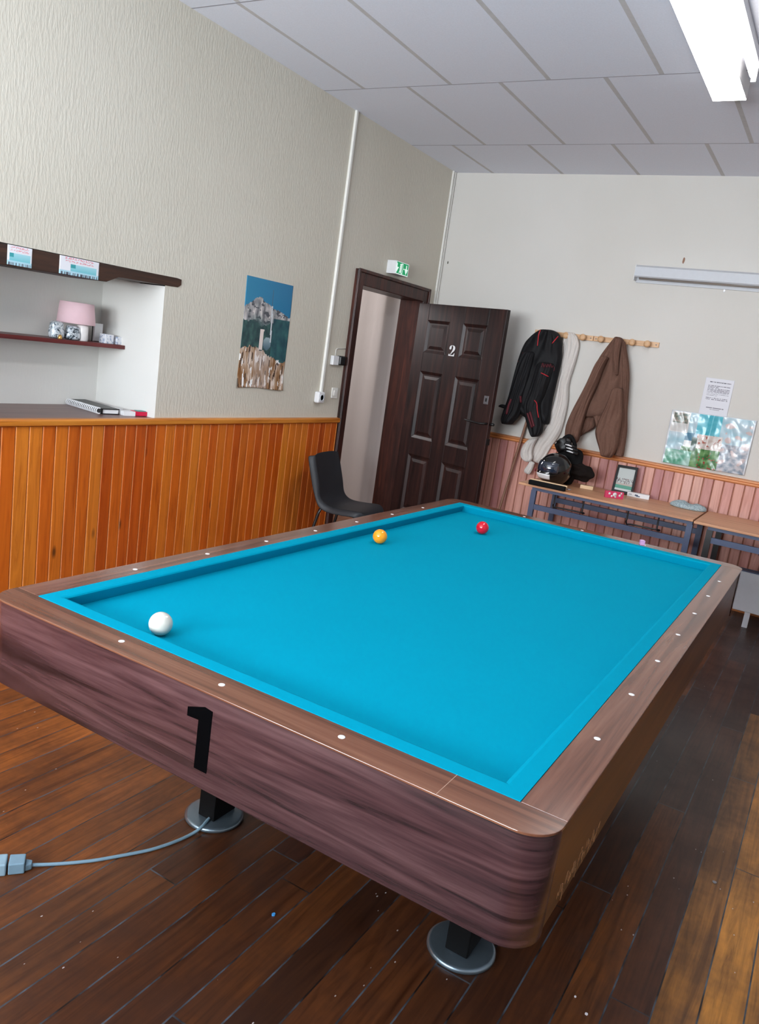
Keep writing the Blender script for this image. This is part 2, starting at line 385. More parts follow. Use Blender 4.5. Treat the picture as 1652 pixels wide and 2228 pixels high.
# corridor behind the door
mb = MB()
pl = [(-1.884, 4.86), (-1.96, 4.862), (-1.985, 4.85), (-2.01, 4.83), (-2.03, 4.818), (-2.05, 4.816), (-2.08, 4.822), (-2.15, 4.846), (-2.2, 4.862), (-2.26, 4.865), (-3.9, 4.865)]
mb.grid([[Vector((x, y, z)) for x, y in pl] for z in (0, ZC+0.02)])
mb.box(-4.0, -3.9, 2.6, 4.9, 0, ZC+0.05); mb.box(-4.0, XL-WT, 2.5, 2.6, 0, ZC+0.05)
struct(mb.build('wall_corridor', M_WALL_C))

# wainscots: real boards with chamfered edges
def wainscot(axis, spans, wdt, off, z1, face, sgn, mat, name):
    mb = MB()
    for a, b_ in spans:
        k = math.floor((a-off)/wdt)
        while off + k*wdt < b_:
            u0, u1 = max(a, off+k*wdt), min(b_, off+(k+1)*wdt); k += 1
            if u1-u0 < 0.006: continue
            c, t = 0.005, 0.014
            prof = [(u0+0.0008, 0), (u0+0.0008, t-c), (u0+c, t), (u1-c, t), (u1-0.0008, t-c), (u1-0.0008, 0)]
            if axis == 'Y': poly = [(face+sgn*d, u) for u, d in prof]
            else: poly = [(u, face+sgn*d) for u, d in prof]
            mb.prism(poly, 0.0, z1)
    return struct(mb.build(name, mat))
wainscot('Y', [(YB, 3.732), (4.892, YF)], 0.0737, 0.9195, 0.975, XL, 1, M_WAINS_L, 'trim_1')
wainscot('X', [(XL+0.016, XR)], 0.0737, -0.051, 0.965, YF, -1, M_WAINS_F, 'trim_2')
mb = MB()
for a, b_ in [(YB, 3.732), (4.892, YF-0.001)]:
    mb.prism([(XL, 0.968), (XL+0.018, 0.966), (XL+0.034, 0.974), (XL+0.036, 0.996), (XL+0.03, 1.004), (XL, 1.006)], a, b_, 0, 'Y')
o = struct(mb.build('trim_3', M_CAP_L))
mb = MB(); mb.prism([(YF, 0.952), (YF-0.018, 0.950), (YF-0.03, 0.960), (YF-0.026, 0.972), (YF-0.036, 0.978), (YF-0.036, 0.990), (YF, 0.996)], XL+0.04, XR, 0, 'X')
struct(mb.build('trim_4', M_CAP_F))
# sill of the niche and the dark lintel beam over it
mb = MB(); mb.box(XL-ND, XL-0.001, NY0, NY1-0.001, 0.98, 1.003); struct(mb.build('trim_5', M_SILL))
mb = MB()
pts = [(0.0, 1.79), (0.9, 1.786), (1.4, 1.787), (1.7, 1.789), (1.95, 1.791), (1.985, 1.787), (1.985, 1.757), (1.962, 1.742), (1.9, 1.740), (1.6, 1.737), (1.545, 1.735), (1.47, 1.702), (1.2, 1.699), (0.9, 1.694), (0.0, 1.694)]
n = len(pts)
mb.prism(pts, XL-0.28, XL+0.006, 0, 'X'); struct(mb.build('trim_6', M_BEAM, bev=0.003))

# white boxed-in skirting on the far wall, slate coloured ledge on top
mb = MB(); mb.box(0.75, XR, YF-0.035, YF-0.014, 0.03, 0.325, 0); mb.box(0.75, XR, YF-0.038, YF-0.014, 0.325, 0.338, 1); mb.box(XL+0.02, XR, YF-0.042, YF-0.014, 0, 0.03, 2)
struct(mb.build('baseboard_far', [M_OFFWHITE, M_STEEL_BLUE, M_CAP_F]))

# ------------------------------------------------------------------ door
door = struct(thing('door_1', None, None, (XL, 4.3, 0)))
mb = MB()
F0, F1, FT = 3.734, 4.89, 2.125
mb.box(XL-WT-0.004, XL+0.03, F0, DY0, 0, FT); mb.box(XL-WT-0.004, XL+0.03, DY1, F1, 0, FT); mb.box(XL-WT-0.004, XL+0.03, DY0, DY1, DZ, FT)
mb.box(XL+0.03, XL+0.042, F0-0.004, F0+0.022, 0, FT+.004); mb.box(XL+0.03, XL+0.042, F1-0.022, F1+0.004, 0, FT+.004); mb.box(XL+0.03, XL+0.042, F0+.022, F1-.022, FT-0.022, FT+0.004)
mb.box(XL-0.12, XL-0.045, DY0, DY0+0.012, 0, DZ-.012)     # stop
frame = mb.build('door_frame', M_DARKWOOD, door, bev=0.005)
for (px, py, h) in [(758, 823, 0.03), (752, 872, 0.012), (749, 922, 0.03)]:
    p = onx(px, py, XL-0.02); q = MB()
    y0 = DY0; z = p.z
    q.tube([(XL-0.02, y0-.002, z+h), (XL-0.02, y0+0.026, z+h*0.9), (XL-0.02, y0+0.03, z), (XL-0.02, y0+0.026, z-h*0.9), (XL-0.02, y0-.002, z-h)] if h > .02 else [(XL-.02, y0-.002, z), (XL-.02, y0+.04, z)], 0.006 if h > .02 else 0.011)
    q.build('keeper', M_BLACK, door)
LD = Vector((0.96595, -0.25874, 0)); LN = Vector((-0.25874, -0.96595, 0))     # along leaf, towards the camera
HG = Vector((-1.640, 4.775, 0)) + LD*(-0.079) ; HG = Vector((-1.717, 4.80, 0))
LW = 0.985
def lp(u, z, t): return HG + LD*u + LN*t + Vector((0, 0, z))
def lbox(mb, u0, u1, z0, z1, t0, t1, mi=0):
    c = (lp(u0, z0, t0)+lp(u1, z1, t1))/2
    mb.obox(c, LD*((u1-u0)/2), LN*((t1-t0)/2), Vector((0, 0, (z1-z0)/2)), mi)
mb = MB(); U = [(0.16, 0.412), (0.56, 0.812)]; Z = [(0.20, 0.705), (0.855, 1.43), (1.59, 1.862)]
u0 = 0.035
lbox(mb, u0, U[0][0], .012, 2.0, -0.04, 0); lbox(mb, U[0][1], U[1][0], .012, 2.0, -0.04, 0); lbox(mb, U[1][1], LW, .012, 2.0, -0.04, 0)
for (ua, ub) in U:
    zz = [.012] + [q for z in Z for q in z] + [2.0]
    for k in range(0, len(zz), 2): lbox(mb, ua, ub, zz[k], zz[k+1], -0.04, -0.0005)
    for (za, zb) in Z:
        # sunk panel with sloping moulding and a raised field
        o = [(ua, za), (ub, za), (ub, zb), (ua, zb)]
        def ring(i, t): return [lp(ua+i, za+i, t), lp(ub-i, za+i, t), lp(ub-i, zb-i, t), lp(ua+i, zb-i, t)]
        R = ring(0, 0) + ring(0.022, -0.013) + ring(0.035, -0.013) + ring(0.06, -0.004)
        f = [(a*4+k, a*4+(k+1) % 4, (a+1)*4+(k+1) % 4, (a+1)*4+k) for a in range(3) for k in range(4)] + [(12, 13, 14, 15)]
        mb.add(R, f); R2 = ring(0, -0.03); mb.add(R2, [(0, 1, 2, 3)])
leaf = mb.build('door_leaf', M_LEAF, door, bev=0.003)
# number: a fat stencilled two
def stencil_two():
    q = MB(); u0, z0, s = 0.447, 1.590, 0.088
    outer = []
    def P(x, y): return lp(u0+x*s*0.80, z0+y*s, 0)
    def poly(pts, t0=0.0005, t1=0.003):
        A = [lp(u0+x*s*0.82, z0+y*s, t0) for x, y in pts]; B = [lp(u0+x*s*0.82, z0+y*s, t1) for x, y in pts]; n = len(pts)
        q.add(A+B, [tuple(range(n)), tuple(range(2*n-1, n-1, -1))] + [(i, (i+1) % n, n+(i+1) % n, n+i) for i in range(n)])
    poly([(0.06, 0.74), (0.10, 0.86), (0.2, 0.95), (0.34, 1.0), (0.42, 1.0), (0.42, 0.94), (0.36, 0.93), (0.36, 0.68), (0.28, 0.6), (0.14, 0.6), (0.06, 0.66)])
    poly([(0.5, 1.0), (0.68, 0.99), (0.84, 0.92), (0.92, 0.78), (0.9, 0.62), (0.8, 0.48), (0.62, 0.36), (0.44, 0.22), (0.38, 0.14), (0.28, 0.14), (0.4, 0.32), (0.52, 0.48), (0.6, 0.64), (0.62, 0.82), (0.56, 0.93), (0.5, 0.94)])
    poly([(0.04, 0.0), (0.04, 0.1), (0.12, 0.22), (0.22, 0.1), (0.6, 0.1), (0.78, 0.16), (0.86, 0.3), (0.92, 0.3), (0.9, 0.0)])
    return q
stencil_two().build('door_number', M_WHITE, leaf)
q = MB(); lbox(q, 0.897, 0.943, 1.252, 1.318, 0, 0.003, 0); lbox(q, 0.912, 0.928, 1.272, 1.300, 0.003, 0.0045, 1); q.build('lock_plate', [M_GREYMETAL, M_BLACK], leaf, bev=0.001)
q = MB(); q.tube([lp(0.965, 1.10, 0), lp(0.965, 1.10, 0.045), lp(0.93, 1.095, 0.055), lp(0.80, 1.10, 0.055), lp(0.77, 1.103, 0.05)], [.009, .009, .008, .007, .006]); q.tube([lp(0.988, 1.10, -0.02), lp(1.02, 1.10, -0.02)], 0.012); q.build('door_handle', M_BLACK, leaf)
q = MB(); lbox(q, LW, LW+0.012, 0.93, 0.98, -0.035, -0.005); q.build('bolt', M_BLACK, leaf)

# ------------------------------------------------------------------ billiard table
T = thing('billiard_table', 'brown carom billiard table with turquoise cloth and black number 1', 'billiard table', (TW/2, TL/2, 0))
def arc(cx, cy, r, a0, a1, n=10): return [(cx+r*math.cos(a0+(a1-a0)*k/n), cy+r*math.sin(a0+(a1-a0)*k/n)) for k in range(n+1)]
ox0, ox1, oy0, oy1 = -RAIL, TW+RAIL, -RAIL, TL+RAIL; R = 0.072; ci = -CUSH
def endrail(poly_y0, flip):
    p = [(ox1, ci)] + [(ox0, ci)] + arc(ox0+R, oy0+R, R, PI, 1.5*PI) + arc(ox1-R, oy0+R, R, 1.5*PI, 2*PI)
    if flip: p = [(x, TL-y) for x, y in p][::-1]
    return p
for fl in (False, True):
    mb = MB(); mb.prism(endrail(0, fl), TZ-0.005, TZ); rl = mb.build('rail', [M_RAILX], T, bev=0.001)
    if not fl: q = MB(); q.box(1.1895, 1.1905, oy0+0.002, ci, TZ-0.001, TZ+0.0003); q.build('seam', M_EDGE, rl)
    # pale worn lip under the top
    p = arc(ox0+R, oy0+R, R-0.0012, PI, 1.5*PI) + arc(ox1-R, oy0+R, R-0.0012, 1.5*PI, 2*PI)
    if fl: p = [(x, TL-y) for x, y in p]
    # apron: bent board following the rounded corners
    outp = [(ox0+0.004, ci-0.006)] + arc(ox0+R, oy0+R, R-0.004, PI, 1.5*PI) + arc(ox1-R, oy0+R, R-0.004, 1.5*PI, 2*PI) + [(ox1-0.004, ci-0.006)]
    inp = [(ox0+0.024, ci-0.006)] + arc(ox0+R, oy0+R, R-0.024, PI, 1.5*PI) + arc(ox1-R, oy0+R, R-0.024, 1.5*PI, 2*PI) + [(ox1-0.024, ci-0.006)]
    if fl: outp = [(x, TL-y) for x, y in outp]; inp = [(x, TL-y) for x, y in inp]
    n = len(outp); mb = MB()
    za, zb = 0.571, TZ-0.005
    v = [(x, y, z) for z in (za, zb) for (x, y) in outp] + [(x, y, z) for z in (za, zb) for (x, y) in inp]
    f = []
    for i in range(n-1):
        f += [(i, i+1, n+i+1, n+i), (2*n+i+1, 2*n+i, 3*n+i, 3*n+i+1), (i+1, i, 2*n+i, 2*n+i+1), (n+i, n+i+1, 3*n+i+1, 3*n+i)]
    f += [(0, n, 3*n, 2*n), (n-1, 3*n-1, 4*n-1, 2*n-1)]
    mb.add(v, f, 0, False)
    ap = mb.build('apron', M_APRON, T, bev=0.0015)
    for p in ap.data.polygons: p.use_smooth = abs(p.normal.z) < 0.5
    if not fl: near_apron = ap
for sgn in (0, 1):
    xa, xb = (TW+CUSH, ox1) if sgn else (ox0, -CUSH)
    mb = MB(); mb.box(xa, xb, ci+0.0012, TL+CUSH-0.0012, TZ-0.005, TZ); mb.build('rail', M_RAILY, T, bev=0.0015)
    xa, xb = (ox1-0.026, ox1-0.008) if sgn else (ox0+0.008, ox0+0.026)
    mb = MB(); mb.box(xa, xb, ci-0.002, TL+CUSH+0.002, 0.571, TZ-0.005); sp = mb.build('side_panel', M_SIDE, T, bev=0.002)
    if sgn:
        q = MB(); rs = random.Random(3)
        for k in range(46):
            y = 0.03 + 0.30*k/46 + rs.uniform(-.004, .004); z = 0.60 + 0.012*math.sin(k*0.9) + rs.uniform(-.01, .01); L = rs.uniform(.004, .012)
            q.box(ox1-0.008, ox1-0.0074, y, y+rs.uniform(.002, .006), z-L, z+L)
        q.build('scrape', plain('bare_scraped_wood', rgb(176, 132, 92), 0.6), sp)
# cushions with mitred ends
prof = [(0.0476, 0.8015), (0.010, 0.8015), (0.003, 0.7995), (0.0, 0.796), (0.0015, 0.790), (0.011, BZ), (0.0476, BZ)]
def cushion(f, L):
    v = []
    for e in (0, 1):
        for d, z in prof: v.append(f(-d if e == 0 else L+d, -d, z))
    n = len(prof)
    mb = MB(); mb.add(v, [(i, (i+1) % n, n+(i+1) % n, n+i) for i in range(n)] + [tuple(range(n)), tuple(range(2*n-1, n-1, -1))])
    mb.build('cushion', M_CLOTH, T)
cushion(lambda a, d, z: (a, d, z), TW); cushion(lambda a, d, z: (a, TL-d, z), TW)
cushion(lambda a, d, z: (d, a, z), TL); cushion(lambda a, d, z: (TW-d, a, z), TL)
mb = MB(); mb.box(-0.06, TW+0.06, -0.06, TL+0.06, BZ-0.05, BZ); mb.build('bed', M_CLOTH, T)
mb = MB(); mb.box(-0.02, TW+0.02, -0.02, TL+0.02, 0.60, BZ-0.05); mb.build('bed_frame', M_BLACKSAT, T)
# sights
S = 0.0875
spots = [(TW*k/4, -S) for k in (1, 2, 3)] + [(TW*k/4, TL+S) for k in (1, 2, 3)] + [(-S, TL*k/8) for k in range(1, 8)] + [(TW+S, TL*k/8) for k in range(1, 8)]
M_SIGHT = plain('white_sight', rgb(235, 235, 238), 0.35, var=0.02)
for (x, y) in spots:
    mb = MB(); mb.lathe([(0.0075, TZ-0.002), (0.0075, TZ+0.0006), (0.006, TZ+0.001)], (x, y, 0), 16); mb.build('sight', M_SIGHT, T)
# number one on the near apron
k1 = [(0.586, 0.7465), (0.586, 0.7255), (0.6195, 0.7275), (0.6195, 0.6135), (0.656, 0.6135), (0.6565, 0.7595), (0.634, 0.7625)]
mb = MB(); mb.prism(k1[::-1], -RAIL+0.004-0.0012, -RAIL+0.0045, 0, 'Y'); mb.build('number', plain('matt_black_vinyl', rgb(2, 2, 3), 0.8, spec=0.03), near_apron)
# legs: black post on a round chromed foot
for (fx, fy) in [(0.193, 0.475), (1.089, 0.483), (0.193, TL-0.475), (1.089, TL-0.483)]:
    mb = MB(); mb.box(fx-0.030, fx+0.036, fy-0.045, fy+0.06, 0.017, 0.60); lg = mb.build('leg', M_BLACKSAT, T, bev=0.003)
    mb = MB(); mb.lathe([(0.090, 0.0), (0.095, 0.004), (0.095, 0.011), (0.091, 0.0155), (0.085, 0.017)], (fx, fy, 0), 56); mb.build('foot', M_CHROME, lg)

# balls
def ball(label, x, y, c):
    mb = MB(); r = 0.03075; n = 24
    mb.lathe([(max(1e-4, r*math.sin(PI*k/n)), -r*math.cos(PI*k/n)) for k in range(n+1)], (0, 0, 0), 40)
    o = mb.build('billiard_ball', plain('ball_resin', c, 0.12, var=0.01, coat=0.4)); o.location = (x, y, BZ+r)
    tag(o, label, 'ball', 'billiard balls on the turquoise cloth')
ball('white billiard ball in the near left corner of the turquoise cloth', 0.279, 0.074, rgb(206, 204, 194))
ball('orange billiard ball along the left cushion of the table', 0.102, 1.477, rgb(240, 150, 22))
ball('red billiard ball near the far end of the table', 0.289, 2.134, rgb(200, 12, 40))

# chalk cube
ck = thing('chalk_cube', 'pink cube of cue chalk on the far wooden rail of the table', 'chalk', (0.94, TL+S-0.004, TZ))
ck.location.z = TZ
mb = MB(); c = Vector((0.94, TL+S-0.004, TZ+0.0115)); a = 0.45
mb.obox(c, (0.0115*math.cos(a), 0.0115*math.sin(a), 0), (-0.0115*math.sin(a), 0.0115*math.cos(a), 0), (0, 0, 0.0115)); mb.build('paper_wrap', plain('lilac_paper', rgb(206, 160, 208), 0.6), ck, bev=0.001)
mb = MB(); mb.lathe([(0.008, 0.0), (0.0085, 0.0015), (0.006, 0.0012)], (0.94, TL+S-0.004, TZ+0.023), 16); mb.build('chalk', plain('pink_chalk', rgb(232, 196, 226), 0.9), ck)

# ------------------------------------------------------------------ power cord and socket
M_CORD = plain('blue_grey_pvc', rgb(120, 150, 168), 0.45, var=0.1)
cpx = [(493, 1742, .03), (489, 1748, .026), (470, 1766, .023), (452, 1784, .022), (438, 1800, .017), (420, 1813, .007), (394, 1826, .005), (357, 1840, .005), (319, 1851, .005), (263, 1862, .005), (206, 1872, .005), (150, 1878, .005), (100, 1881, .006), (60, 1882, .012)]
P = [onz(*q) for q in cpx]
P = [Vector((P[0].x+0.06, P[0].y+0.20, 0.56)), Vector((P[0].x+0.05, P[0].y+0.15, 0.30)), Vector((P[0].x+0.03, P[0].y+0.06, 0.08))] + P
def smooth(P, n=5):
    out = []
    for i in range(len(P)-1):
        p0, p1, p2, p3 = P[max(0, i-1)], P[i], P[i+1], P[min(len(P)-1, i+2)]
        for k in range(n):
            t = k/n; out.append(0.5*((2*p1)+(p2-p0)*t+(2*p0-5*p1+4*p2-p3)*t*t+(3*p1-p0-3*p2+p3)*t*t*t))
    return out+[P[-1]]
cord = thing('power_cord', 'blue grey mains cord running from under the table across the floor', 'cord', tuple(P[-1]*1.0))
cord.location.z = 0
mb = MB(); mb.tube(smooth(P), 0.005, 10); mb.build('cord', M_CORD, cord)
e0 = P[-1]; dr = (onz(8, 1886, 0.012)-e0); dr.z = 0; dr.normalize(); sd = Vector((-dr.y, dr.x, 0))
def wedge(mb, a, b, w0, w1, z0, z1, mi=0):
    v = []
    for (t, w) in ((a, w0), (b, w1)):
        for s_ in (-1, 1):
            for z in (z0, z1): v.append(Vector((e0.x, e0.y, 0)) + dr*t + sd*(w*s_) + Vector((0, 0, z)))
    mb.add(v, [(0, 1, 3, 2), (4, 6, 7, 5), (0, 4, 5, 1), (2, 3, 7, 6), (0, 2, 6, 4), (1, 5, 7, 3)], mi)
mb = MB(); wedge(mb, -0.012, 0.006, 0.008, 0.016, 0.002, 0.022); wedge(mb, 0.006, 0.048, 0.022, 0.024, 0.001, 0.034); mb.build('plug', M_CORD, cord, bev=0.003)
sk = thing('extension_socket', 'blue grey socket block at the left edge beside the cord plug', 'socket', tuple(Vector((e0.x, e0.y, 0))+dr*0.1))
mb = MB(); wedge(mb, 0.053, 0.125, 0.026, 0.026, 0.0, 0.036); mb.build('socket_body', plain('pale_blue_grey_pvc', rgb(142, 170, 186), 0.45), sk, bev=0.004)
mb = MB(); q = Vector((e0.x, e0.y, 0.008)); mb.tube(smooth([q+dr*0.12, q+dr*0.25+sd*0.02, q+dr*0.5+sd*0.12, q+dr*0.8+sd*0.12]), 0.005); mb.build('lead', M_CORD, sk)

# scraps on the floor
def scrap(name, label, cat, px, py, r, m, h=0.004, grp=None):
    p = onz(px, py, 0); mb = MB(); n = 7
    mb.prism([(p.x+r*(0.7+0.4*nz(k*1.7, px))*math.cos(2*PI*k/n), p.y+r*1.2*(0.7+0.4*nz(k*2.1, py))*math.sin(2*PI*k/n)) for k in range(n)], 0.0004, h)
    tag(mb.build(name, m), label, cat, grp)
scrap('chalk_crumb', 'crumb of blue chalk on the floorboards before the table', 'chalk', 595, 1992, 0.006, plain('blue_chalk', rgb(60, 150, 220), 0.9), 0.006)
M_FLAKE = plain('white_flake', rgb(214, 210, 216), 0.8)
scrap('paint_flake', 'white paint flake on the floor in the bottom right foreground', 'flake', 1276, 2207, 0.006, M_FLAKE, 0.002)
scrap('paint_flake', 'small pale flake on the floor above the larger bottom right flake', 'flake', 1252, 2169, 0.004, M_FLAKE, 0.002)
scrap('floor_plug', 'round dark metal plug set in the golden floorboard at right', 'plug', 1555, 1920, 0.010, M_GREYMETAL, 0.002)

# ------------------------------------------------------------------ chair
ch = thing('stacking_chair', 'black plastic stacking chair against the orange panelling beside the doorway', 'chair', (-1.25, 3.395, 0), math.radians(9))
prof = [(-0.250, 0.788), (-0.242, 0.763), (-0.213, 0.66), (-0.182, 0.56), (-0.158, 0.49), (-0.134, 0.452), (-0.09, 0.431), (-0.03, 0.425), (0.06, 0.430), (0.14, 0.437), (0.19, 0.432), (0.215, 0.415), (0.222, 0.40)]
hw = [0.200, 0.208, 0.210, 0.211, 0.211, 0.211, 0.203, 0.206, 0.21, 0.212, 0.205, 0.19, 0.18]
rowsP = []
for (x, z), w in zip(prof, hw):
    R_ = []
    for k in range(-8, 9):
        t = k/8; y = w*t; dz = 0; dx = 0
        back = z > 0.5
        cv = (abs(t)**3)
        if back: dx = 0.018*cv
        else: dz = 0.012*cv
        if x > 0.16: dx -= 0.03*abs(t)**4
        if z > 0.76: dz -= 0.012*abs(t)**4
        R_.append(Vector((x+dx, y, z+dz)))
    # side flange turned down / back
    def fl(p, sgn): return Vector((p.x-(0.05 if z > 0.5 else 0.012), p.y+sgn*0.010, p.z-(0.006 if z > 0.5 else 0.045)))
    R_ = [fl(R_[0], -1)] + R_ + [fl(R_[-1], 1)]
    rowsP.append(R_)
mb = MB(); mb.grid(rowsP); shell = mb.build('seat_shell', plain('charcoal_plastic', rgb(36, 37, 42), 0.5, spec=0.4, var=0.12, scale=60), ch, local=True, solid=0.006, sub=2)
for sy in (-1, 1):
    mb = MB(); y = 0.15*sy
    mb.tube(smooth([Vector((-0.10, y, 0.424)), Vector((-0.135, y*1.1, 0.408)), Vector((-0.16, y*1.2, 0.37)), Vector((-0.235, y*1.3, 0.012))], 4), 0.011); lg = mb.build('leg', M_STEEL_BLACK, ch, local=True)
    mb = MB(); mb.lathe([(0.013, 0), (0.014, 0.025), (0.012, 0.03)], (-0.236, y*1.3, 0), 12); mb.build('foot_cap', M_BLACK, lg, local=True)
    mb = MB()
    mb.tube(smooth([Vector((0.06, y, 0.41)), Vector((0.10, y*1.1, 0.40)), Vector((0.125, y*1.2, 0.37)), Vector((0.20, y*1.3, 0.012))], 4), 0.011); lg = mb.build('leg', M_STEEL_BLACK, ch, local=True)
    mb = MB(); mb.lathe([(0.013, 0), (0.014, 0.025), (0.012, 0.03)], (0.2, y*1.3, 0), 12); mb.build('foot_cap', M_BLACK, lg, local=True)
mb = MB()
for x in (-0.10, 0.06): mb.tube([(x, -0.16, 0.412), (x, 0.16, 0.412)], 0.010)
mb.build('crossbar', M_STEEL_BLACK, ch, local=True)

# ------------------------------------------------------------------ left wall fittings
# mountain poster
pa, pb, pz0, pz1 = 2.533, 3.004, 1.200, 1.894
def poster_pt(u, v):
    bulge = 0.0012 + 0.006*math.sin(PI*u)*(1-v) + 0.010*max(0, 0.12-v)/0.12*abs(u-0.5)*2
    return Vector((XL+bulge, pa+(pb-pa)*u + 0.006*math.sin(v*3), pz0+(pz1-pz0)*v + (0.006*math.sin(u*5) if v < 0.02 else 0)))
def poster_col(u, v):
    ridge = 0.79 + 0.045*math.exp(-((u-0.30)/0.10)**2) - 0.16*max(0, u-0.42) - 0.05*max(0, 0.2-u)/0.2 + 0.018*fbm(u*9, 2.2)
    forest = 0.60 + 0.05*fbm(u*5, 7.7) + 0.08*max(0, u-0.6)
    rock = 0.335 + 0.05*math.sin(u*5+0.6) + 0.03*fbm(u*12, 4.1) - 0.05*max(0, u-.8)*4
    c = lerp((40, 118, 150), (16, 92, 132), u*0.6+ v*0.3)
    if v < ridge:
        d = fbm(u*16, v*11, 1.0) ; c = lerp((88, 88, 92), (186, 180, 178), 0.55+0.75*d)
        dk = (ridge-v)
        if fbm(u*9, v*22, 3.0) > 0.28: c = (64, 66, 72)
        c = lerp(c, (32, 60, 62), max(0, (dk-0.12))/0.16 + 0.25*fbm(u*7, v*7))
    if v < forest and v < ridge-0.10: c = lerp((22, 48, 52), (50, 82, 78), 0.4+0.8*fbm(u*14, v*14, 5))
    if u > 0.62 and rock < v < 0.66: c = lerp((20, 56, 66), (48, 92, 92), 0.4+0.7*fbm(u*8, v*10, 9))
    if abs(u-(0.40+0.02*(v-.45))) < 0.042 and 0.36 < v < 0.555: c = (196, 184, 178)
    if (u-0.53)**2*1.0+((v-0.425)*1.4)**2 < 0.0072: c = lerp((70, 92, 104), (128, 146, 152), (v-0.38)/0.09)
    if abs(u-(0.60-0.035*(v-0.45)/0.45)) < (0.014 if v < 0.75 else 0.007) and 0.44 < v < 0.92: c = (182, 186, 190) if v < .78 else (60, 84, 100)
    if v < rock:
        st = fbm(u*10+v*2, v*5, 8.0) + 0.35*nz(u*46, v*15)
        c = lerp((112, 74, 40), (196, 182, 172), 0.42+0.95*st)
        if nz(u*30, v*10, 3) > 0.28: c = (62, 44, 32)
        if nz(u*24, v*9, 6) > 0.33: c = (226, 220, 216)
        if 0.3 < u < 0.62: c = lerp(c, (168, 156, 152), 0.45)
    return tuple(q*1.18+4 for q in c)
po = painted('poster', (poster_pt, 80, 116), poster_col, 0.32, coat=0.1)
tag(po, 'tall poster of a rocky mountain summit under blue sky on the left wall', 'poster')

# vertical white trunking with socket
cd1 = thing('cable_conduit', 'long white cable conduit running down the left wall to a socket', 'conduit', (XL, 3.465, 1.17))
mb = MB(); mb.prism([(3.452, 1.175), (3.478, 1.175), (3.498, ZC), (3.474, ZC)], XL-0.001, XL+0.018, 0, 'X'); mb.build('trunking', M_CONDUIT, cd1, bev=0.004)
mb = MB(); mb.box(XL, XL+0.045, 3.395, 3.475, 1.118, 1.2); sb = mb.build('socket_box', M_WHITE, cd1, bev=0.012, seg=4)
mb = MB(); mb.lathe([(0.024, 0), (0.026, 0.004), (0.02, 0.003), (0.019, -0.004)], (XL+0.045, 3.435, 1.159), 20, 0, (1, 0, 0)); mb.build('outlet', M_OFFWHITE, sb)
cd2 = thing('cable_conduit', 'thin white cable conduit in the far corner above the dark door', 'conduit', (XL, YF-0.03, 2.1))
mb = MB(); mb.box(XL-0.001, XL+0.014, YF-0.065, YF-0.045, 2.02, ZC); mb.box(XL-0.001, XL+0.014, YF-0.03, YF-0.012, 2.02, ZC); mb.build('trunking', M_CONDUIT, cd2, bev=0.003)
# thermostat and blank plate
th = thing('thermostat', 'small white and black thermostat box beside the door frame', 'thermostat', (XL, 3.61, 1.40))
mb = MB(); mb.box(XL, XL+0.03, 3.545, 3.62, 1.402, 1.470); mb.build('housing', M_WHITE, th, bev=0.004)
mb = MB(); mb.box(XL, XL+0.045, 3.62, 3.69, 1.405, 1.474); mb.build('dial', M_BLACK, th, bev=0.01)
mb = MB(); mb.tube([(XL+.004, 3.60, 1.472), (XL+.004, 3.60, 1.515), (XL+.004, 3.615, 1.525), (XL+.004, 3.728, 1.53)], 0.003); mb.build('wire', M_CONDUIT, th)
sw = thing('light_switch', 'cream light switch plate on the wall below the thermostat', 'switch', (XL, 3.66, 1.19))
mb = MB(); mb.box(XL, XL+0.009, 3.612, 3.690, 1.152, 1.234); mb.build('plate', M_CONDUIT, sw, bev=0.003)
mb = MB(); mb.box(XL+.009, XL+0.014, 3.632, 3.670, 1.172, 1.214); mb.build('rocker', M_CONDUIT, sw, bev=0.002)

# emergency exit sign
ex = thing('exit_sign', 'green emergency exit sign with white arrows above the doorway', 'sign', (XL, 4.3, 2.18))
xs_ = XL+0.085; ya = onx(866, 567, xs_).y; yb = onx(892, 575, xs_).y; zt = 2.287; zb_ = 2.187
ya, yb = 4.03, 4.30
p_ = onx(864, 566, xs_); q_ = onx(891, 576, xs_); ya, yb = p_.y, q_.y
zt = (p_.z+q_.z)/2; zb_ = (onx(857, 595, xs_).z + onx(887, 603, xs_).z)/2
mb = MB(); mb.box(XL, xs_-0.002, ya, yb, zb_, zt); mb.build('housing', M_WHITE, ex, bev=0.004)
def sign_col(u, v):
    gcol, wh = (0, 150, 92), (235, 255, 248)
    if u < 0.03 or u > 0.97 or v < 0.05 or v > 0.96: return (225, 240, 236)
    def tri(cx, half): # down arrow
        if abs(u-cx) < 0.035 and 0.4 < v < 0.86: return True
        return 0.10 < v < 0.55 and abs(u-cx) < half*(v-0.10)/0.45
    if tri(0.82, 0.13) or tri(0.05, 0.16): return wh
    # running figure and doorway
    if 0.24 < u < 0.56 and 0.10 < v < 0.92:
        if 0.42 < u < 0.55 and not (0.45 < u < 0.52 and 0.14 < v < 0.86): return wh
        if (u-0.36)**2*1.6+(v-0.80)**2 < 0.005: return wh
        if abs(u-(0.34+0.06*(v-0.5))) < 0.045 and 0.42 < v < 0.72: return wh
        if abs(u-(0.36-0.26*(0.45-v))) < 0.03 and 0.12 < v < 0.45: return wh
        if abs(u-(0.34+0.22*(0.45-v))) < 0.03 and 0.16 < v < 0.45: return wh
    if 0.60 < u < 0.66 and 0.46 < v < 0.56: return wh
    return gcol
ep = painted('pictogram', (lambda u, v: Vector((xs_, ya+0.003+(yb-ya-0.006)*u, zb_+0.003+(zt-zb_-0.006)*v)), 70, 34), sign_col, 0.4, ex, thick=0.0, emit=0.55)

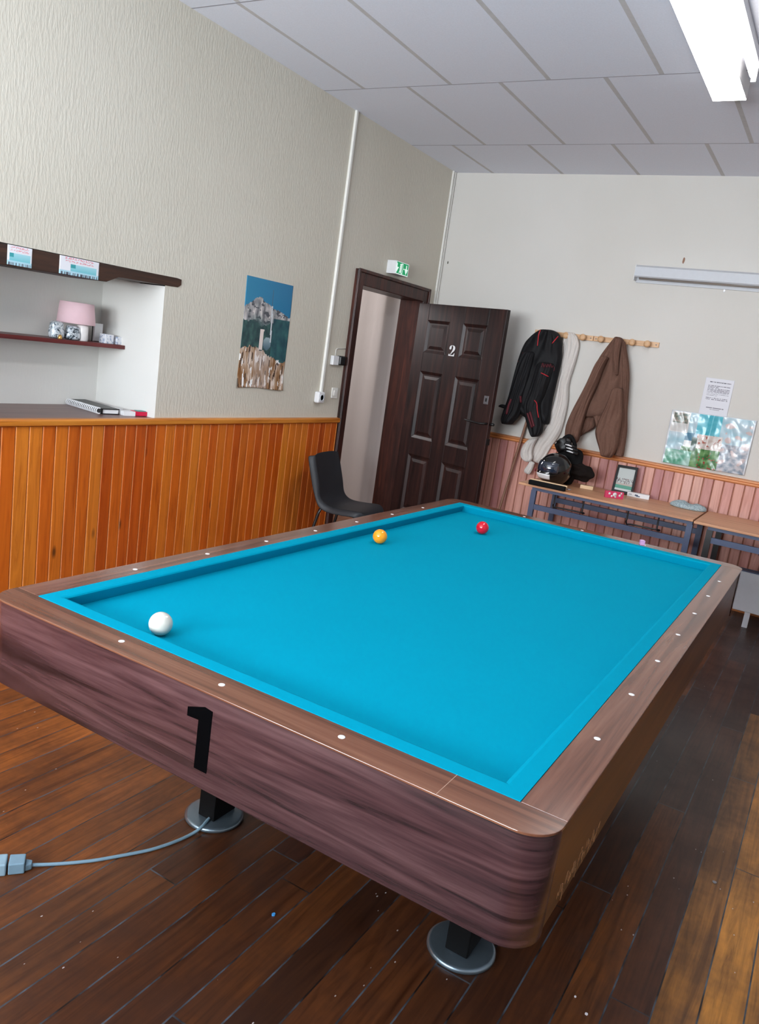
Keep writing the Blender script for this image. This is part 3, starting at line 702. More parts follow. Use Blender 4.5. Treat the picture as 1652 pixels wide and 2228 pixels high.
# niche: shelf and what stands on it
tag(MB().box(XL-ND, XL-0.28, NY0, NY1-0.001, 1.357, 1.379).build('wall_shelf', M_SHELF, bev=0.002), 'dark red wooden shelf spanning the niche in the left wall', 'shelf')
SH = 1.379; xsf = XL-0.34
def npt(px, py, x=xsf): return onx(px, py, x)
# table lamp with pink shade
yL = (npt(137, 700).y + npt(213, 700).y)/2
y0l, y1l = npt(152, 742).y, npt(196, 742).y
cy = npt(185, 742, XL-.31).y; lx = XL-0.335
lamp = thing('table_lamp', 'small lamp with pale pink shade on the red niche shelf', 'lamp', (lx, cy, SH))
mb = MB(); mb.lathe([(0.026, 0), (0.030, 0.003), (0.030, 0.080), (0.026, 0.086)], (lx, cy, SH), 28); mb.build('lamp_base', plain('milky_ceramic', rgb(236, 232, 230), 0.35), lamp)
sy0, sy1 = npt(139, 700, lx).y, npt(214, 707, lx).y; scy = (sy0+sy1)/2; sr = (sy1-sy0)/2*0.90
mb = MB(); mb.lathe([(sr*0.97, 0), (sr, 0.002), (sr*0.88, 0.112), (sr*0.86, 0.114)], (lx-0.045, scy, SH+0.088), 36); mb.build('lamp_shade', plain('pink_shade', rgb(240, 204, 212), 0.75, var=0.03), lamp)
mb = MB(); mb.lathe([(0.006, 0), (0.006, 0.03)], (lx, cy, SH+.08), 10); mb.build('stem', M_WHITE, lamp)
yc = npt(211, 730, XL-.42).y; fx_ = XL-0.415
wc = thing('photo_frame', 'small white frame with dark back leaning right of the pink lamp', 'frame', (fx_, yc, SH))
mb = MB(); mb.obox((fx_, yc, SH+0.052), (0.006, 0.001, 0.002), (-0.002, 0.030, 0), (-0.004, 0.004, 0.050)); mb.build('front', M_WHITE, wc, bev=0.002)
mb = MB(); mb.obox((fx_-0.014, yc+0.006, SH+0.049), (0.006, 0.001, 0.002), (-0.003, 0.032, 0), (-0.004, 0.004, 0.047)); mb.build('back', M_BLACK, wc)
M_MARBLE = None
def marble():
    g = G('silver_marbled_foil'); p = g.coord(); n = g.noise(p, 28, 3, 0.6, 2.5)
    return g.fin(g.ramp(n, [(0.38, rgb(48, 56, 66)), (0.48, rgb(170, 182, 192)), (0.6, rgb(226, 230, 234))]), 0.35, 0.2)
M_MARBLE = marble()
def pouch(label, px0, px1, py, h, seed):
    y0, y1 = npt(px0, py).y, npt(px1, py).y; cy_ = (y0+y1)/2; w = (y1-y0)/2; mb = MB(); rings = []
    for k in range(9):
        z = h*k/8; s_ = [0.9, 1, 1, 0.98, 0.95, 0.9, 0.85, 0.86, 0.6][k]
        rings.append([Vector((xsf + 0.035*s_*math.sin(a)*(1+0.15*nz(a*2, z*40, seed)), cy_ + w*s_*math.cos(a)*(1+0.12*nz(a*2+4, z*40, seed)), SH+z + (0.008*nz(a*3, seed) if k > 6 else 0))) for a in [2*PI*i/20 for i in range(20)]])
    mb.loft(rings); tag(mb.build('gift_pouch', M_MARBLE, sub=1), label, 'pouch', 'marbled pouches on the shelf')
pouch('silver grey marbled pouch at left end of the shelf ornaments', 106, 138, 735, 0.092, 1.0)
pouch('dark marbled pouch standing under the pink lamp shade', 140, 174, 738, 0.078, 5.0)
p = npt(131, 738, XL-.295); mb = MB(); mb.lathe([(0.010, 0), (0.012, 0.004), (0.009, 0.018), (0.004, 0.024)], (XL-.297, p.y, SH), 14); tag(mb.build('gold_ornament', plain('gold', rgb(206, 160, 92), 0.3, metal=0.5)), 'tiny golden ornament in front of the marbled pouches', 'ornament')
def smallbox(label, px0, px1, py, h, m, seedx=0):
    y0, y1 = npt(px0, py).y, npt(px1, py).y; mb = MB(); mb.box(xsf-0.03, xsf+0.025, y0, y1, SH, SH+h); tag(mb.build('keepsake_box', m, bev=0.003), label, 'box')
def spotted():
    g = G('white_card_blue_print'); p = g.coord(); n = g.noise(p, 60, 2)
    return g.fin(g.ramp(n, [(0.36, rgb(150, 164, 190)), (0.48, rgb(228, 230, 236))]), 0.5)
smallbox('white patterned box right of the small white frame on the shelf', 223, 241, 745, 0.052, spotted()); smallbox('low pale box at right end of the niche shelf', 247, 259, 748, 0.044, spotted())

# sill: notebook, papers, small box
SZ = 1.003
nb = thing('notebook', 'black spiral bound notebook lying on the niche sill', 'notebook', tuple(onz(186, 885, SZ)))
a_, b_ = onz(141, 871, SZ+0.018), onz(217, 894, SZ+0.018); a_.z = b_.z = SZ; nd = (b_-a_); nd.z = 0; nl = nd.length; nd.normalize(); ns = Vector((-nd.y, nd.x, 0))
if ns.dot(CAM-a_) > 0: ns = -ns
mb = MB(); c = (a_+b_)/2+ns*0.062
mb.obox(c+ns*0.004+Vector((0, 0, 0.016)), nd*(nl/2-0.003), ns*0.046, Vector((0, 0, 0.011)), 0); mb.obox(c+Vector((0, 0, 0.0295)), nd*(nl/2+.003), ns*0.055, Vector((0, 0, 0.0025)), 1); mb.obox(c+Vector((0, 0, 0.0025)), nd*(nl/2+.003), ns*0.055, Vector((0, 0, 0.0025)), 1)
mb.obox((a_+b_)/2+ns*0.012+Vector((0, 0, 0.016)), nd*(nl/2+0.003), ns*0.005, Vector((0, 0, 0.014)), 1)
mb.build('pages', [M_WHITE, M_BLACK], nb)
mb = MB()
for k in range(21):
    q = a_ + nd*(nl*(k+0.5)/21) + Vector((0, 0, 0.0175))
    mb.tube([q + ns*(0.0155*math.cos(t)) + Vector((0, 0, 0.0155*math.sin(t))) for t in [2*PI*i/14 for i in range(14)]], 0.0034, 6, closed=True)
mb.build('spiral', M_WHITE, nb)
p0, p1 = onz(226, 898, SZ), onz(270, 902, SZ)
mb = MB()
for k in range(5): mb.obox(((p0+p1)/2) + Vector((-0.07, 0.004*k, SZ*0+0.003+0.005*k)), (0.05, -0.004+.002*k, 0), (0.006, (p1-p0).length/2, 0), (0, 0, 0.002))
tag(mb.build('paper_stack', M_WHITE), 'small stack of white papers right of the black notebook', 'papers')
p0, p1 = onz(268, 904, SZ), onz(296, 906, SZ); p2 = onz(318, 906, SZ)
bx = thing('cigarette_box', 'small white and red carton at the right end of the sill', 'carton', tuple((p0+p2)/2))
w_ = (p1-p0).length; dd = (p2-p0).normalized(); ss = Vector((-dd.y, dd.x, 0))
mb = MB(); mb.obox((p0+p1)/2+ss*0.03+Vector((0, 0, 0.012)), dd*(w_/2), ss*0.03, (0, 0, 0.012)); mb.build('white_end', M_WHITE, bx, bev=0.001)
w2 = (p2-p1).length; mb = MB(); mb.obox((p1+p2)/2+ss*0.03+Vector((0, 0, 0.014)), dd*(w2/2), ss*0.03, (0, 0, 0.012)); mb.build('red_end', plain('crimson_card', rgb(206, 24, 66), 0.4), bx, bev=0.001)
mb = MB(); mb.obox((p1+p2)/2+ss*0.03+dd*0.008+Vector((0, 0, 0.0275)), dd*(w2/3), ss*0.022, (0, 0, 0.0015)); mb.build('teal_tab', plain('teal_card', rgb(60, 150, 140), 0.4), bx)

# two paper notices pinned to the beam
def notice_col(seed, big):
    def f(u, v):
        if v > 0.66 and 0.12 < u < 0.86:
            if nz(u*34, v*26, seed) > 0.02 and abs((v-0.66) % 0.17-0.085) < 0.05: return (226, 150, 160)
        if 0.24 < v < 0.62 and (0.08 if not big else 0.28) < u < 0.94:
            if u < (0.24 if not big else 0.40) and v > 0.42: return (60, 156, 162)
            return lerp((120, 196, 208), (170, 216, 226), (v-0.24)/0.4)
        if v < 0.16 and nz(u*40, 3, seed) > 0.0 and 0.05 < u < 0.95: return (88, 92, 104)
        if v <= 0.24: return (176, 214, 228)
        return (232, 232, 238)
    return f
def beam_notice(label, q, seed, big):
    (y0, z0), (y1, z1) = q
    o = painted('paper_notice', (lambda u, v: Vector((XL+0.0072+0.001*math.sin(u*PI), y0+(y1-y0)*u, z0+(z1-z0)*v)), 48, 34), notice_col(seed, big), 0.6)
    tag(o, label, 'notice', 'paper notices on the beam')
beam_notice('small paper notice with pink and teal print at left on the dark beam', ((0.917, 1.700), (1.040, 1.786)), 1.0, False)
beam_notice('wider paper notice with teal band right of the first on the dark beam', ((1.187, 1.702), (1.416, 1.786)), 4.0, True)

# ------------------------------------------------------------------ far wall fittings
def rack(label, x0, x1, z0, z1, pegs):
    t = thing('coat_rack', label, 'coat rack', ((x0+x1)/2, YF, 1.88), 0.0, 'wooden coat racks on the far wall')
    mb = MB(); mb.prism([(x0, z0-0.02), (x1, z1-0.02), (x1, z1+0.02), (x0, z0+0.02)], YF-0.018, YF, 0, 'Y'); mb.build('board', M_RACK, t, bev=0.002)
    for x in pegs:
        z = z0+(z1-z0)*(x-x0)/(x1-x0); mb = MB()
        mb.lathe([(0.009, 0), (0.010, 0.02), (0.017, 0.032), (0.025, 0.040), (0.027, 0.048), (0.024, 0.056), (0.012, 0.060)], (x, YF-0.017, z), 20, 0, (0, -1, -0.05)); mb.build('peg', M_RACK, t)
    for x in (x0+0.02, x1-0.02):
        z = z0+(z1-z0)*(x-x0)/(x1-x0); mb = MB(); mb.lathe([(0.004, 0), (0.005, 0.002), (0.002, 0.003)], (x, YF-0.018, z), 10, 0, (0, -1, 0)); mb.build('screw', M_GREYMETAL, t)
rack('left wooden coat rack board half hidden behind the black jacket', -0.715, -0.216, 1.883, 1.885, [-0.645, -0.54, -0.43, -0.290])
rack('right wooden coat rack board carrying the brown hooded coat', -0.212, 0.302, 1.885, 1.892, [-0.142, -0.02, 0.105, 0.222])

# garments built as lofted, folded pieces
c4 = lambda x, y: (1040+x/3.9333, 680+y/3.9333)
def garment_ring(L, R_, y0, th, fold, fr, seed, kk, tb=0.02, n=56):
    a, b = ony(*c4(*L), y0), ony(*c4(*R_), y0); mid, half = (a+b)/2, (b-a)/2; out = []
    for i in range(n):
        t = 2*PI*i/n; s_ = math.sin(t); c = math.cos(t)
        y = -(th if s_ > 0 else tb)*abs(s_)**0.55*(1 if s_ > 0 else -1)
        if s_ > 0.02:
            r1 = 1-2.6*abs(nz(c*fr*0.9+seed*3.1+kk*0.035, kk*0.075+seed, seed))
            r2 = 1-2.6*abs(nz(c*fr*2.1+seed*1.7-kk*0.05, kk*0.16+seed*2, seed+4))
            r3 = nz(c*fr*1.5, kk*0.55, seed+9)
            y -= (fold*r1 + fold*0.55*r2 + fold*0.5*r3)*min(1, s_*1.6)
        out.append(Vector((mid.x+half.x*c, min(y0+y, YF-0.004), mid.z+half.z*c)))
    return out
def piece(name, mat, parent, rows, y0, th, fold=0.012, fr=3.0, seed=0.0, tb=0.02, sub=1):
    mb = MB(); rr = []
    # resample rows for smooth outlines
    m = len(rows); Lx = [Vector((r[0][0], r[0][1], 0)) for r in rows]; Rx = [Vector((r[1][0], r[1][1], 0)) for r in rows]
    Ls, Rs = smooth(Lx, 3), smooth(Rx, 3); n = len(Ls)
    for i, (l, r) in enumerate(zip(Ls, Rs)):
        e = min(1.0, 0.6+0.4*min(i, n-1-i)/1.5)
        yy = y0 if not callable(y0) else y0(i/(n-1))
        rr.append(garment_ring((l.x, l.y), (r.x, r.y), yy, th*e, fold*e, fr, seed, i, tb*e))
    mb.loft(rr)
    return mb.build(name, mat, parent, sub=sub)
def strip(name, mat, parent, target, pts, r):
    """thin piping laid on a garment surface"""
    dg = bpy.context.evaluated_depsgraph_get(); dg.update()
    bv = BVHTree.FromObject(target, dg); mw = Vector((0, 0, 0)); q = target
    while q is not None: mw += q.location; q = q.parent
    out = []
    pp = smooth([Vector((*p, 0)) for p in pts], 4)
    for p in pp:
        d = ray(*c4(p.x, p.y)).normalized(); h = bv.ray_cast(CAM-mw, d)
        if h[0] is not None: out.append(h[0]+mw-d*0.002)
    if len(out) > 1:
        mb = MB(); mb.tube(out, r, 6); mb.build(name, mat, parent)
M_JACKET = plain('black_technical_cloth', rgb(20, 19, 22), 0.7, spec=0.3, var=0.25, scale=25, bump=0.1)
M_RED = plain('red_piping', rgb(200, 34, 46), 0.6); M_DKRED = plain('dark_red_cloth', rgb(86, 16, 28), 0.7)
M_CREAM = plain('cream_fleece', rgb(222, 214, 208), 0.9, spec=0.1, var=0.08, scale=200, bump=0.15)
M_BROWN = plain('brown_fleece', rgb(116, 86, 74), 0.9, spec=0.1, var=0.12, scale=60, bump=0.1)

# cream fleece / scarf behind the jacket
cr = thing('cream_garment', 'long cream fleece hanging between the black jacket and the brown coat', 'garment', (-0.36, 5.0, 1.88))
piece('body', M_CREAM, cr, [((770, 168), (815, 172)), ((745, 200), (850, 200)), ((733, 250), (866, 250)), ((725, 330), (866, 310)), ((715, 420), (840, 420)), ((700, 500), (812, 510)), ((670, 600), (780, 620)), ((645, 720), (776, 740)), ((620, 830), (760, 850)), ((575, 940), (735, 950)), ((500, 1040), (700, 1050)), ((450, 1130), (630, 1150)), ((432, 1210), (585, 1230)), ((440, 1258), (530, 1298))], 5.065, 0.028, 0.012, 3.2, 1.0, tb=0.025)
piece('sleeve', M_CREAM, cr, [((445, 1080), (520, 1070)), ((395, 1130), (480, 1140)), ((372, 1190), (465, 1200)), ((375, 1240), (470, 1250)), ((410, 1275), (450, 1280))], 4.98, 0.035, 0.01, 3.0, 4.0)
piece('cuff', M_CREAM, cr, [((450, 1265), (490, 1285)), ((425, 1310), (475, 1325)), ((398, 1345), (458, 1365)), ((405, 1372), (440, 1388))], 4.985, 0.02, 0.005, 3.0, 2.0)
# black jacket with red piping
jk = thing('motorcycle_jacket', 'black riding jacket with red piping on the left coat rack', 'jacket', (-0.58, 4.98, 1.88))
torso = piece('torso', M_JACKET, jk, [((560, 146), (640, 150)), ((500, 175), (690, 175)), ((440, 225), (715, 220)), ((405, 270), (724, 270)), ((370, 350), (724, 350)), ((342, 440), (715, 440)), ((318, 540), (692, 540)), ((298, 640), (668, 640)), ((285, 740), (645, 740)), ((340, 830), (628, 840)), ((400, 890), (622, 900)), ((530, 960), (610, 960))], 4.99, 0.075, 0.018, 2.6, 0.5, tb=0.015)
slv1 = piece('sleeve', M_JACKET, jk, [((400, 330), (500, 330)), ((340, 460), (470, 470)), ((300, 600), (430, 610)), ((262, 740), (390, 740)), ((225, 840), (375, 850)), ((205, 910), (335, 910)), ((215, 955), (290, 962))], 4.93, 0.06, 0.012, 2.4, 2.5)
slv2 = piece('sleeve', M_JACKET, jk, [((520, 420), (660, 430)), ((480, 560), (620, 570)), ((440, 690), (580, 700)), ((405, 780), (545, 790)), ((408, 870), (550, 880)), ((430, 960), (560, 970)), ((455, 1040), (550, 1030)), ((475, 1068), (520, 1062))], 4.92, 0.06, 0.012, 2.4, 5.2)
piece('strap', M_JACKET, jk, [((178, 800), (182, 806)), ((200, 786), (205, 815)), ((235, 790), (235, 825)), ((265, 800), (262, 830))], 4.93, 0.015, 0.0, 2, 0, sub=0)
for tg, pts in [(torso, [(535, 152), (522, 185), (516, 235), (510, 285)]), (torso, [(686, 205), (665, 230), (636, 264)]), (slv2, [(540, 516), (570, 530), (604, 548)]), (slv2, [(484, 750), (505, 780), (508, 830), (520, 900)]), (torso, [(345, 418), (372, 420)])]:
    strip('piping', M_RED, jk, tg, pts, 0.004)
for tg, pts in [(slv2, [(425, 860), (440, 910), (465, 985)]), (slv2, [(445, 850), (462, 910), (480, 975)]), (slv1, [(285, 740), (262, 800), (245, 870)]), (slv1, [(365, 715), (368, 770)]), (torso, [(385, 350), (430, 352)])]:
    strip('patch', M_DKRED, jk, tg, pts, 0.010)
# loose script on the back of the jacket
strip('lettering', M_DKRED, jk, slv2, [(545, 470), (556, 430), (565, 470), (580, 440), (590, 470), (600, 440), (612, 468), (622, 436), (632, 470), (645, 455)], 0.0035)
strip('lettering', M_DKRED, jk, torso, [(632, 470), (645, 455), (655, 480), (650, 500)], 0.0035)
# brown hooded coat
bc = thing('hooded_coat', 'brown hooded fleece coat hanging on the right coat rack', 'coat', (0.0, 4.98, 1.88))
piece('body', M_BROWN, bc, [((1185, 208), (1225, 213)), ((1160, 235), (1248, 235)), ((1120, 290), (1268, 290)), ((1070, 350), (1275, 350)), ((1020, 430), (1280, 430)), ((985, 520), (1288, 520)), ((950, 620), (1290, 620)), ((925, 720), (1288, 720)), ((905, 820), (1280, 830)), ((895, 900), (1270, 900))], 5.02, 0.06, 0.022, 2.8, 0.2, tb=0.03)
piece('hem', M_BROWN, bc, [((985, 880), (1235, 870)), ((1000, 915), (1220, 930)), ((1012, 955), (1205, 975)), ((1016, 980), (1195, 990))], 4.99, 0.06, 0.012, 3.2, 3.0)
piece('lining', M_BROWN, bc, [((900, 880), (1010, 890)), ((882, 940), (1008, 930)), ((868, 1010), (1000, 985)), ((862, 1075), (905, 1040))], 5.03, 0.03, 0.012, 3.2, 7.0)
piece('sleeve', M_BROWN, bc, [((1060, 370), (1130, 380)), ((1000, 470), (1080, 480)), ((940, 600), (1030, 615)), ((880, 720), (975, 740)), ((815, 840), (930, 860)), ((765, 950), (900, 965)), ((752, 1030), (880, 1040)), ((755, 1085), (862, 1100)), ((775, 1108), (840, 1118))], 4.94, 0.06, 0.014, 2.2, 1.2)
piece('sleeve', M_BROWN, bc, [((1160, 640), (1240, 640)), ((1120, 760), (1240, 770)), ((1060, 880), (1240, 880)), ((1015, 990), (1225, 985)), ((1012, 1050), (1215, 1050)), ((1035, 1130), (1205, 1130)), ((1055, 1195), (1180, 1195)), ((1062, 1228), (1140, 1248))], 4.92, 0.07, 0.016, 2.4, 4.2)
piece('side_panel', M_BROWN, bc, [((1225, 235), (1262, 245)), ((1235, 350), (1280, 350)), ((1245, 520), (1300, 520)), ((1240, 700), (1290, 710)), ((1235, 850), (1280, 860)), ((1215, 1000), (1280, 1000)), ((1195, 1120), (1265, 1120)), ((1172, 1205), (1250, 1215)), ((1180, 1222), (1240, 1235))], 5.01, 0.05, 0.010, 2.0, 6.2)
piece('hood', M_BROWN, bc, [((1185, 220), (1230, 225)), ((1170, 270), (1225, 275)), ((1160, 360), (1210, 365)), ((1170, 460), (1205, 460)), ((1180, 540), (1200, 540))], 4.925, 0.03, 0.006, 2.0, 2.2)

# stick leaning in the corner behind the garments
p1, p2 = ony(1146, 918, 5.05), ony(1087, 1108, 4.99); d_ = (p2-p1)
p0 = p1 - d_*0.32; p3 = p1 + d_*((0-p1.z)/d_.z)
mb = MB(); mb.tube([p3+Vector((0, 0, .002)), p2, p1, p0], 0.011, 12); tag(mb.build('wooden_stick', M_POLE), 'thin wooden stick leaning on the wall between door and side table', 'stick')

# unlit wall light
wl = thing('wall_light', 'long white unlit strip light high on the far wall', 'light', (0.75, YF, 2.42))
mb = MB(); mb.prism([(YF, 2.345), (YF, 2.468), (5.03, 2.468), (5.002, 2.452), (5.0, 2.385), (5.012, 2.376), (5.02, 2.385), (5.03, 2.40), (5.08, 2.40), (5.085, 2.345)], 0.03, 1.55, 0, 'X'); mb.build('housing', M_OFFWHITE, wl)
mb = MB(); mb.tube([(0.06, 5.055, 2.378), (1.52, 5.055, 2.378)], 0.013, 14); mb.build('tube', plain('unlit_tube', rgb(150, 140, 132), 0.25), wl)
mb = MB(); mb.box(0.028, 0.032, 5.004, YF, 2.352, 2.466); mb.build('end_cap', M_WHITE, wl)

# typed notice and shiny village picture
def typed(u, v):
    if 0.895 < v < 0.915 and 0.16 < u < 0.9 and nz(u*60, 1) > -0.15: return (96, 94, 104)
    for k, y in enumerate([0.81, 0.775, 0.74, 0.705, 0.67, 0.635, 0.60, 0.565, 0.50, 0.465]):
        if abs(v-y) < 0.010 and 0.14 < u < (0.9 if k not in (1, 7) else 0.5) and nz(u*55, k*3.3) > -0.2: return (150, 148, 158)
    if (0.24 < v < 0.26 and 0.2 < u < 0.85 or 0.20 < v < 0.215 and 0.35 < u < 0.7) and nz(u*55, 9) > -0.2: return (140, 138, 148)
    return (226, 225, 232)
o = painted('typed_notice', (lambda u, v: Vector((0.692+0.203*u, YF-0.004-0.003*math.sin(PI*u), 1.405+0.293*v)), 60, 84), typed, 0.6)
tag(o, 'white typed sheet of rules pinned above the shiny picture', 'notice')
def vil_pt(u, v):
    crease = 0.020*max(0, 1-abs(u-0.5-0.03*(v-.5))/0.05)
    y = YF-0.014-crease - 0.006*fbm(u*5, v*2.5, 2, 2) - 0.007*abs(nz(u*9+v*3, v*2.6, 5)) - 0.0012*nz(u*22, v*9, 7)
    return Vector((0.502+0.604*u, y, 1.010+0.412*v+0.012*u))
def vil_col(u, v):
    c = lerp((196, 206, 214), (150, 190, 204), 0.5+0.8*fbm(u*5, v*5, 3))
    if 0.34 < u < 0.62 and v > 0.62: c = lerp((70, 176, 196), (120, 200, 214), fbm(u*7, v*7)+0.5)
    if 0.36 < u < 0.66 and 0.36 < v < 0.62: c = lerp((206, 190, 182), (226, 220, 216), nz(u*20, v*20)+.5) if nz(u*26, v*18, 2) < 0.25 else (176, 104, 90)
    if v < 0.36 and 0.2 < u < 0.66: c = lerp((60, 110, 60), (118, 160, 104), 0.5+fbm(u*12, v*12, 4)); 
    if v < 0.3 and nz(u*40, v*30, 1) > 0.38 and 0.4 < u < .66: c = (180, 52, 60)
    if 0.22 < u < 0.36 and 0.36 < v < 0.62: c = (66, 122, 150) if v > 0.47 else (222, 224, 226)
    if v < 0.28 and u < 0.34: c = lerp((70, 150, 120), (170, 206, 196), 0.5+fbm(u*8, v*10, 6))
    if 0.31 < u < 0.37 and 0.3 < v < 0.55: c = (40, 70, 56)
    if u > 0.66 and v < 0.5: c = lerp((126, 140, 156), (206, 202, 206), 0.5+fbm(u*14, v*14, 8))
    if u > 0.66 and nz(u*9, v*9, 4) > 0.25: c = (206, 186, 184)
    if 0.02 < u < 0.235 and v > 0.60:
        c = (204, 202, 200) if v < 0.78 else lerp((70, 96, 84), (176, 156, 146), 0.5+0.9*nz(u*34, v*24))
        if u < 0.04 or u > 0.22 or v > 0.965 or v < 0.615: c = (220, 218, 216)
    if u < 0.02 or u > 0.985 or v > 0.985: c = (210, 214, 220)
    return c
o = painted('village_picture', (vil_pt, 110, 76), vil_col, 0.30, coat=0.22, spec=0.5)
tag(o, 'shiny crumpled picture of a village on the far wall above panelling', 'picture')

# ------------------------------------------------------------------ side tables along the far wall
def side_table(label, x0, x1, yf, yb, zt, leg_l, leg_r, wires, black_left, zs=0.545):
    t = thing('folding_table', label, 'table', ((x0+x1)/2, (yf+yb)/2, 0))
    mb = MB(); mb.box(x0, x1, yf, yb, zt-0.018, zt); mb.build('tabletop', M_OAK, t, bev=0.003)
    zr = zt-0.018
    mb = MB(); mb.box(leg_l-0.015, leg_r+0.015, yf+0.022, yf+0.05, zr-0.024, zr); mb.box(leg_l-0.015, leg_r+0.015, yb-0.05, yb-0.022, zr-0.024, zr); mb.box(leg_l-0.015, leg_l+0.015, yf+.05, yb-.05, zr-0.024, zr); mb.box(leg_r-0.015, leg_r+0.015, yf+.05, yb-.05, zr-0.024, zr); mb.build('frame', M_STEEL_BLUE, t)
    for x, blk in ((leg_l, black_left), (leg_r, False)):
        for y in (yf+0.036, yb-0.036):
            mb = MB(); mb.box(x-0.02, x+0.02, y-0.014, y+0.014, 0.015, zr-0.024); lg = mb.build('leg', M_STEEL_BLACK if blk else M_STEEL_BLUE, t)
            mb = MB(); mb.box(x-0.022, x+0.022, y-0.016, y+0.016, 0, 0.02); mb.build('foot', M_BLACK, lg)
            if blk: lg['label'] = 'black steel leg'
    mb = MB(); mb.box(leg_l+0.02, leg_r-0.02, yf+0.026, yf+0.046, zs-0.02, zs+0.02); mb.build('stretcher', M_STEEL_BLUE, t)
    mb = MB(); mb.box(leg_l+0.02, leg_r-0.02, yb-0.046, yb-0.026, zs-0.02, zs+0.02); mb.build('stretcher', M_STEEL_BLUE, t)
    for (wa, wb) in wires:
        yw = yf+0.078; mb = MB()
        mb.tube(smooth([Vector((wa, yw, zr)), Vector((wa, yw, zr-0.09)), Vector((wa, yw-0.01, zr-0.112)), Vector((wa+0.02, yw-0.05, zr-0.125)), Vector((wa+0.05, yw-0.085, zr-0.112)), Vector((wb-0.02, yw-0.085, zr-0.108)), Vector((wb+0.015, yw-0.08, zr-0.108)), Vector((wb+0.03, yw-0.05, zr-0.114)), Vector((wb+0.01, yw-0.02, zr-0.125)), Vector((wb, yw, zr-0.10)), Vector((wb, yw, zr))], 4), 0.006, 8)
        mb.build('bag_holder', M_STEEL_BLACK, t)
side_table('narrow folding table with helmet and gear against the far wall', -0.385, 0.915, 4.415, 5.04, 0.715, -0.262, 0.895, [(-0.105, 0.12), (0.455, 0.675)], False)
side_table('second folding table with black left leg at the right edge', 0.925, 2.20, 4.375, 5.04, 0.712, 1.035, 2.06, [(1.36, 1.6)], True, 0.60)

# things on the table
ZT = 0.715
def furry(name, mat, parent, c, r, seed, amp=0.25, n=28, m=18, flat=0.0):
    mb = MB(); rr = []
    for j in range(1, m):
        a = PI*j/m; ring = []
        for i in range(n):
            b = 2*PI*i/n; d = Vector((math.sin(a)*math.cos(b), math.sin(a)*math.sin(b), -math.cos(a)))
            k = 1+amp*nz(d.x*1.8+seed, d.y*1.8, d.z*1.8)
            q = Vector((c[0]+d.x*r[0]*k, c[1]+d.y*r[1]*k, max(c[2]+d.z*r[2]*k, flat)))
            ring.append(q)
        rr.append(ring)
    mb.loft(rr); return mb.build(name, mat, parent, sub=1)
hp = ony(1204, 1018, 4.60)
hel = thing('helmet', 'glossy black motorcycle helmet on the left end of the table', 'helmet', (hp.x, 4.62, ZT))
hx, hy = hp.x+0.012, 4.63
M_HEL = plain('gloss_black_shell', rgb(12, 12, 14), 0.16, coat=0.6)
# shell with face opening, turned to the camera's left
hz = ZT+0.128; fd = Vector((-0.55, -0.83, 0)).normalized(); fs = Vector((-fd.y, fd.x, 0))
mb = MB(); rr = []
for j in range(1, 20):
    a = PI*j/20; ring = []
    for i in range(36):
        b = 2*PI*i/36; f_, s_, z_ = math.sin(a)*math.cos(b), math.sin(a)*math.sin(b), -math.cos(a)
        rx = 0.150 if f_ > 0 else 0.135
        if z_ < -0.2 and f_ > 0: rx += 0.02*f_
        if f_ > 0.45 and -0.12 < z_ < 0.42: rx -= 0.010
        p = Vector((hx, hy, hz)) + fd*(f_*rx) + fs*(s_*0.115) + Vector((0, 0, z_*0.128))
        p.z = max(p.z, ZT+0.001); ring.append(p)
    rr.append(ring)
mb.loft(rr); mb.build('shell', M_HEL, hel, sub=1)
mb = MB(); mb.grid([[Vector((hx, hy, hz)) + fd*(0.152*math.cos(e)*math.cos(b)) + fs*(0.118*math.cos(e)*math.sin(b)) + Vector((0, 0, 0.13*math.sin(e))) for b in [(-1.15+2.3*i/20) for i in range(21)]] for e in [(-0.16+0.62*k/8) for k in range(9)]]); mb.build('visor', plain('blue_tinted_visor', rgb(28, 40, 58), 0.06, coat=1.0, spec=0.8), hel, solid=0.003)
mb = MB(); mb.grid([[Vector((hx, hy, hz)) + fd*(0.172*math.cos(e)*math.cos(b)) + fs*(0.122*math.cos(e)*math.sin(b)) + Vector((0, 0, 0.128*math.sin(e))) for b in [(-0.2+1.0*i/10) for i in range(11)]] for e in [(-0.66+0.38*k/4) for k in range(5)]]); mb.build('chin_label', M_WHITE, hel, solid=0.002)
mb = MB(); q = Vector((hx, hy, hz)) + fd*0.12 - fs*0.09 + Vector((0, 0, -0.03)); mb.lathe([(0.013, 0), (0.014, 0.006), (0.008, 0.008)], q, 16, 0, (fd*0.7-fs*0.8)); mb.build('hinge', plain('pink_dot', rgb(150, 50, 70), 0.4), hel)
# bag behind / above the helmet and the glove on top
M_BAG = plain('black_bag_cloth', rgb(20, 19, 20), 0.8, spec=0.2, var=0.3, scale=20, bump=0.2)
bp = ony(1215, 985, 4.90)
bag = thing('backpack', 'soft black bag on the table behind the helmet', 'bag', (-0.17, 4.82, ZT))
furry('bag_body', M_BAG, bag, (-0.155, 4.835, ZT+0.155), (0.125, 0.065, 0.16), 2.0, 0.35, flat=ZT+0.001)
furry('bag_pocket', plain('dark_brown_pile', rgb(30, 24, 22), 0.95, spec=0.1, bump=0.3, scale=150), bag, (-0.045, 4.80, ZT+0.125), (0.105, 0.06, 0.062), 7.0, 0.55)
mb = MB(); mb.tube(smooth([Vector((-0.24, 4.83, ZT+0.27)), Vector((-0.225, 4.82, ZT+0.35)), Vector((-0.175, 4.82, ZT+0.385)), Vector((-0.13, 4.83, ZT+0.33)), Vector((-0.12, 4.84, ZT+0.26))]), 0.016, 10); mb.build('strap', M_BAG, bag)
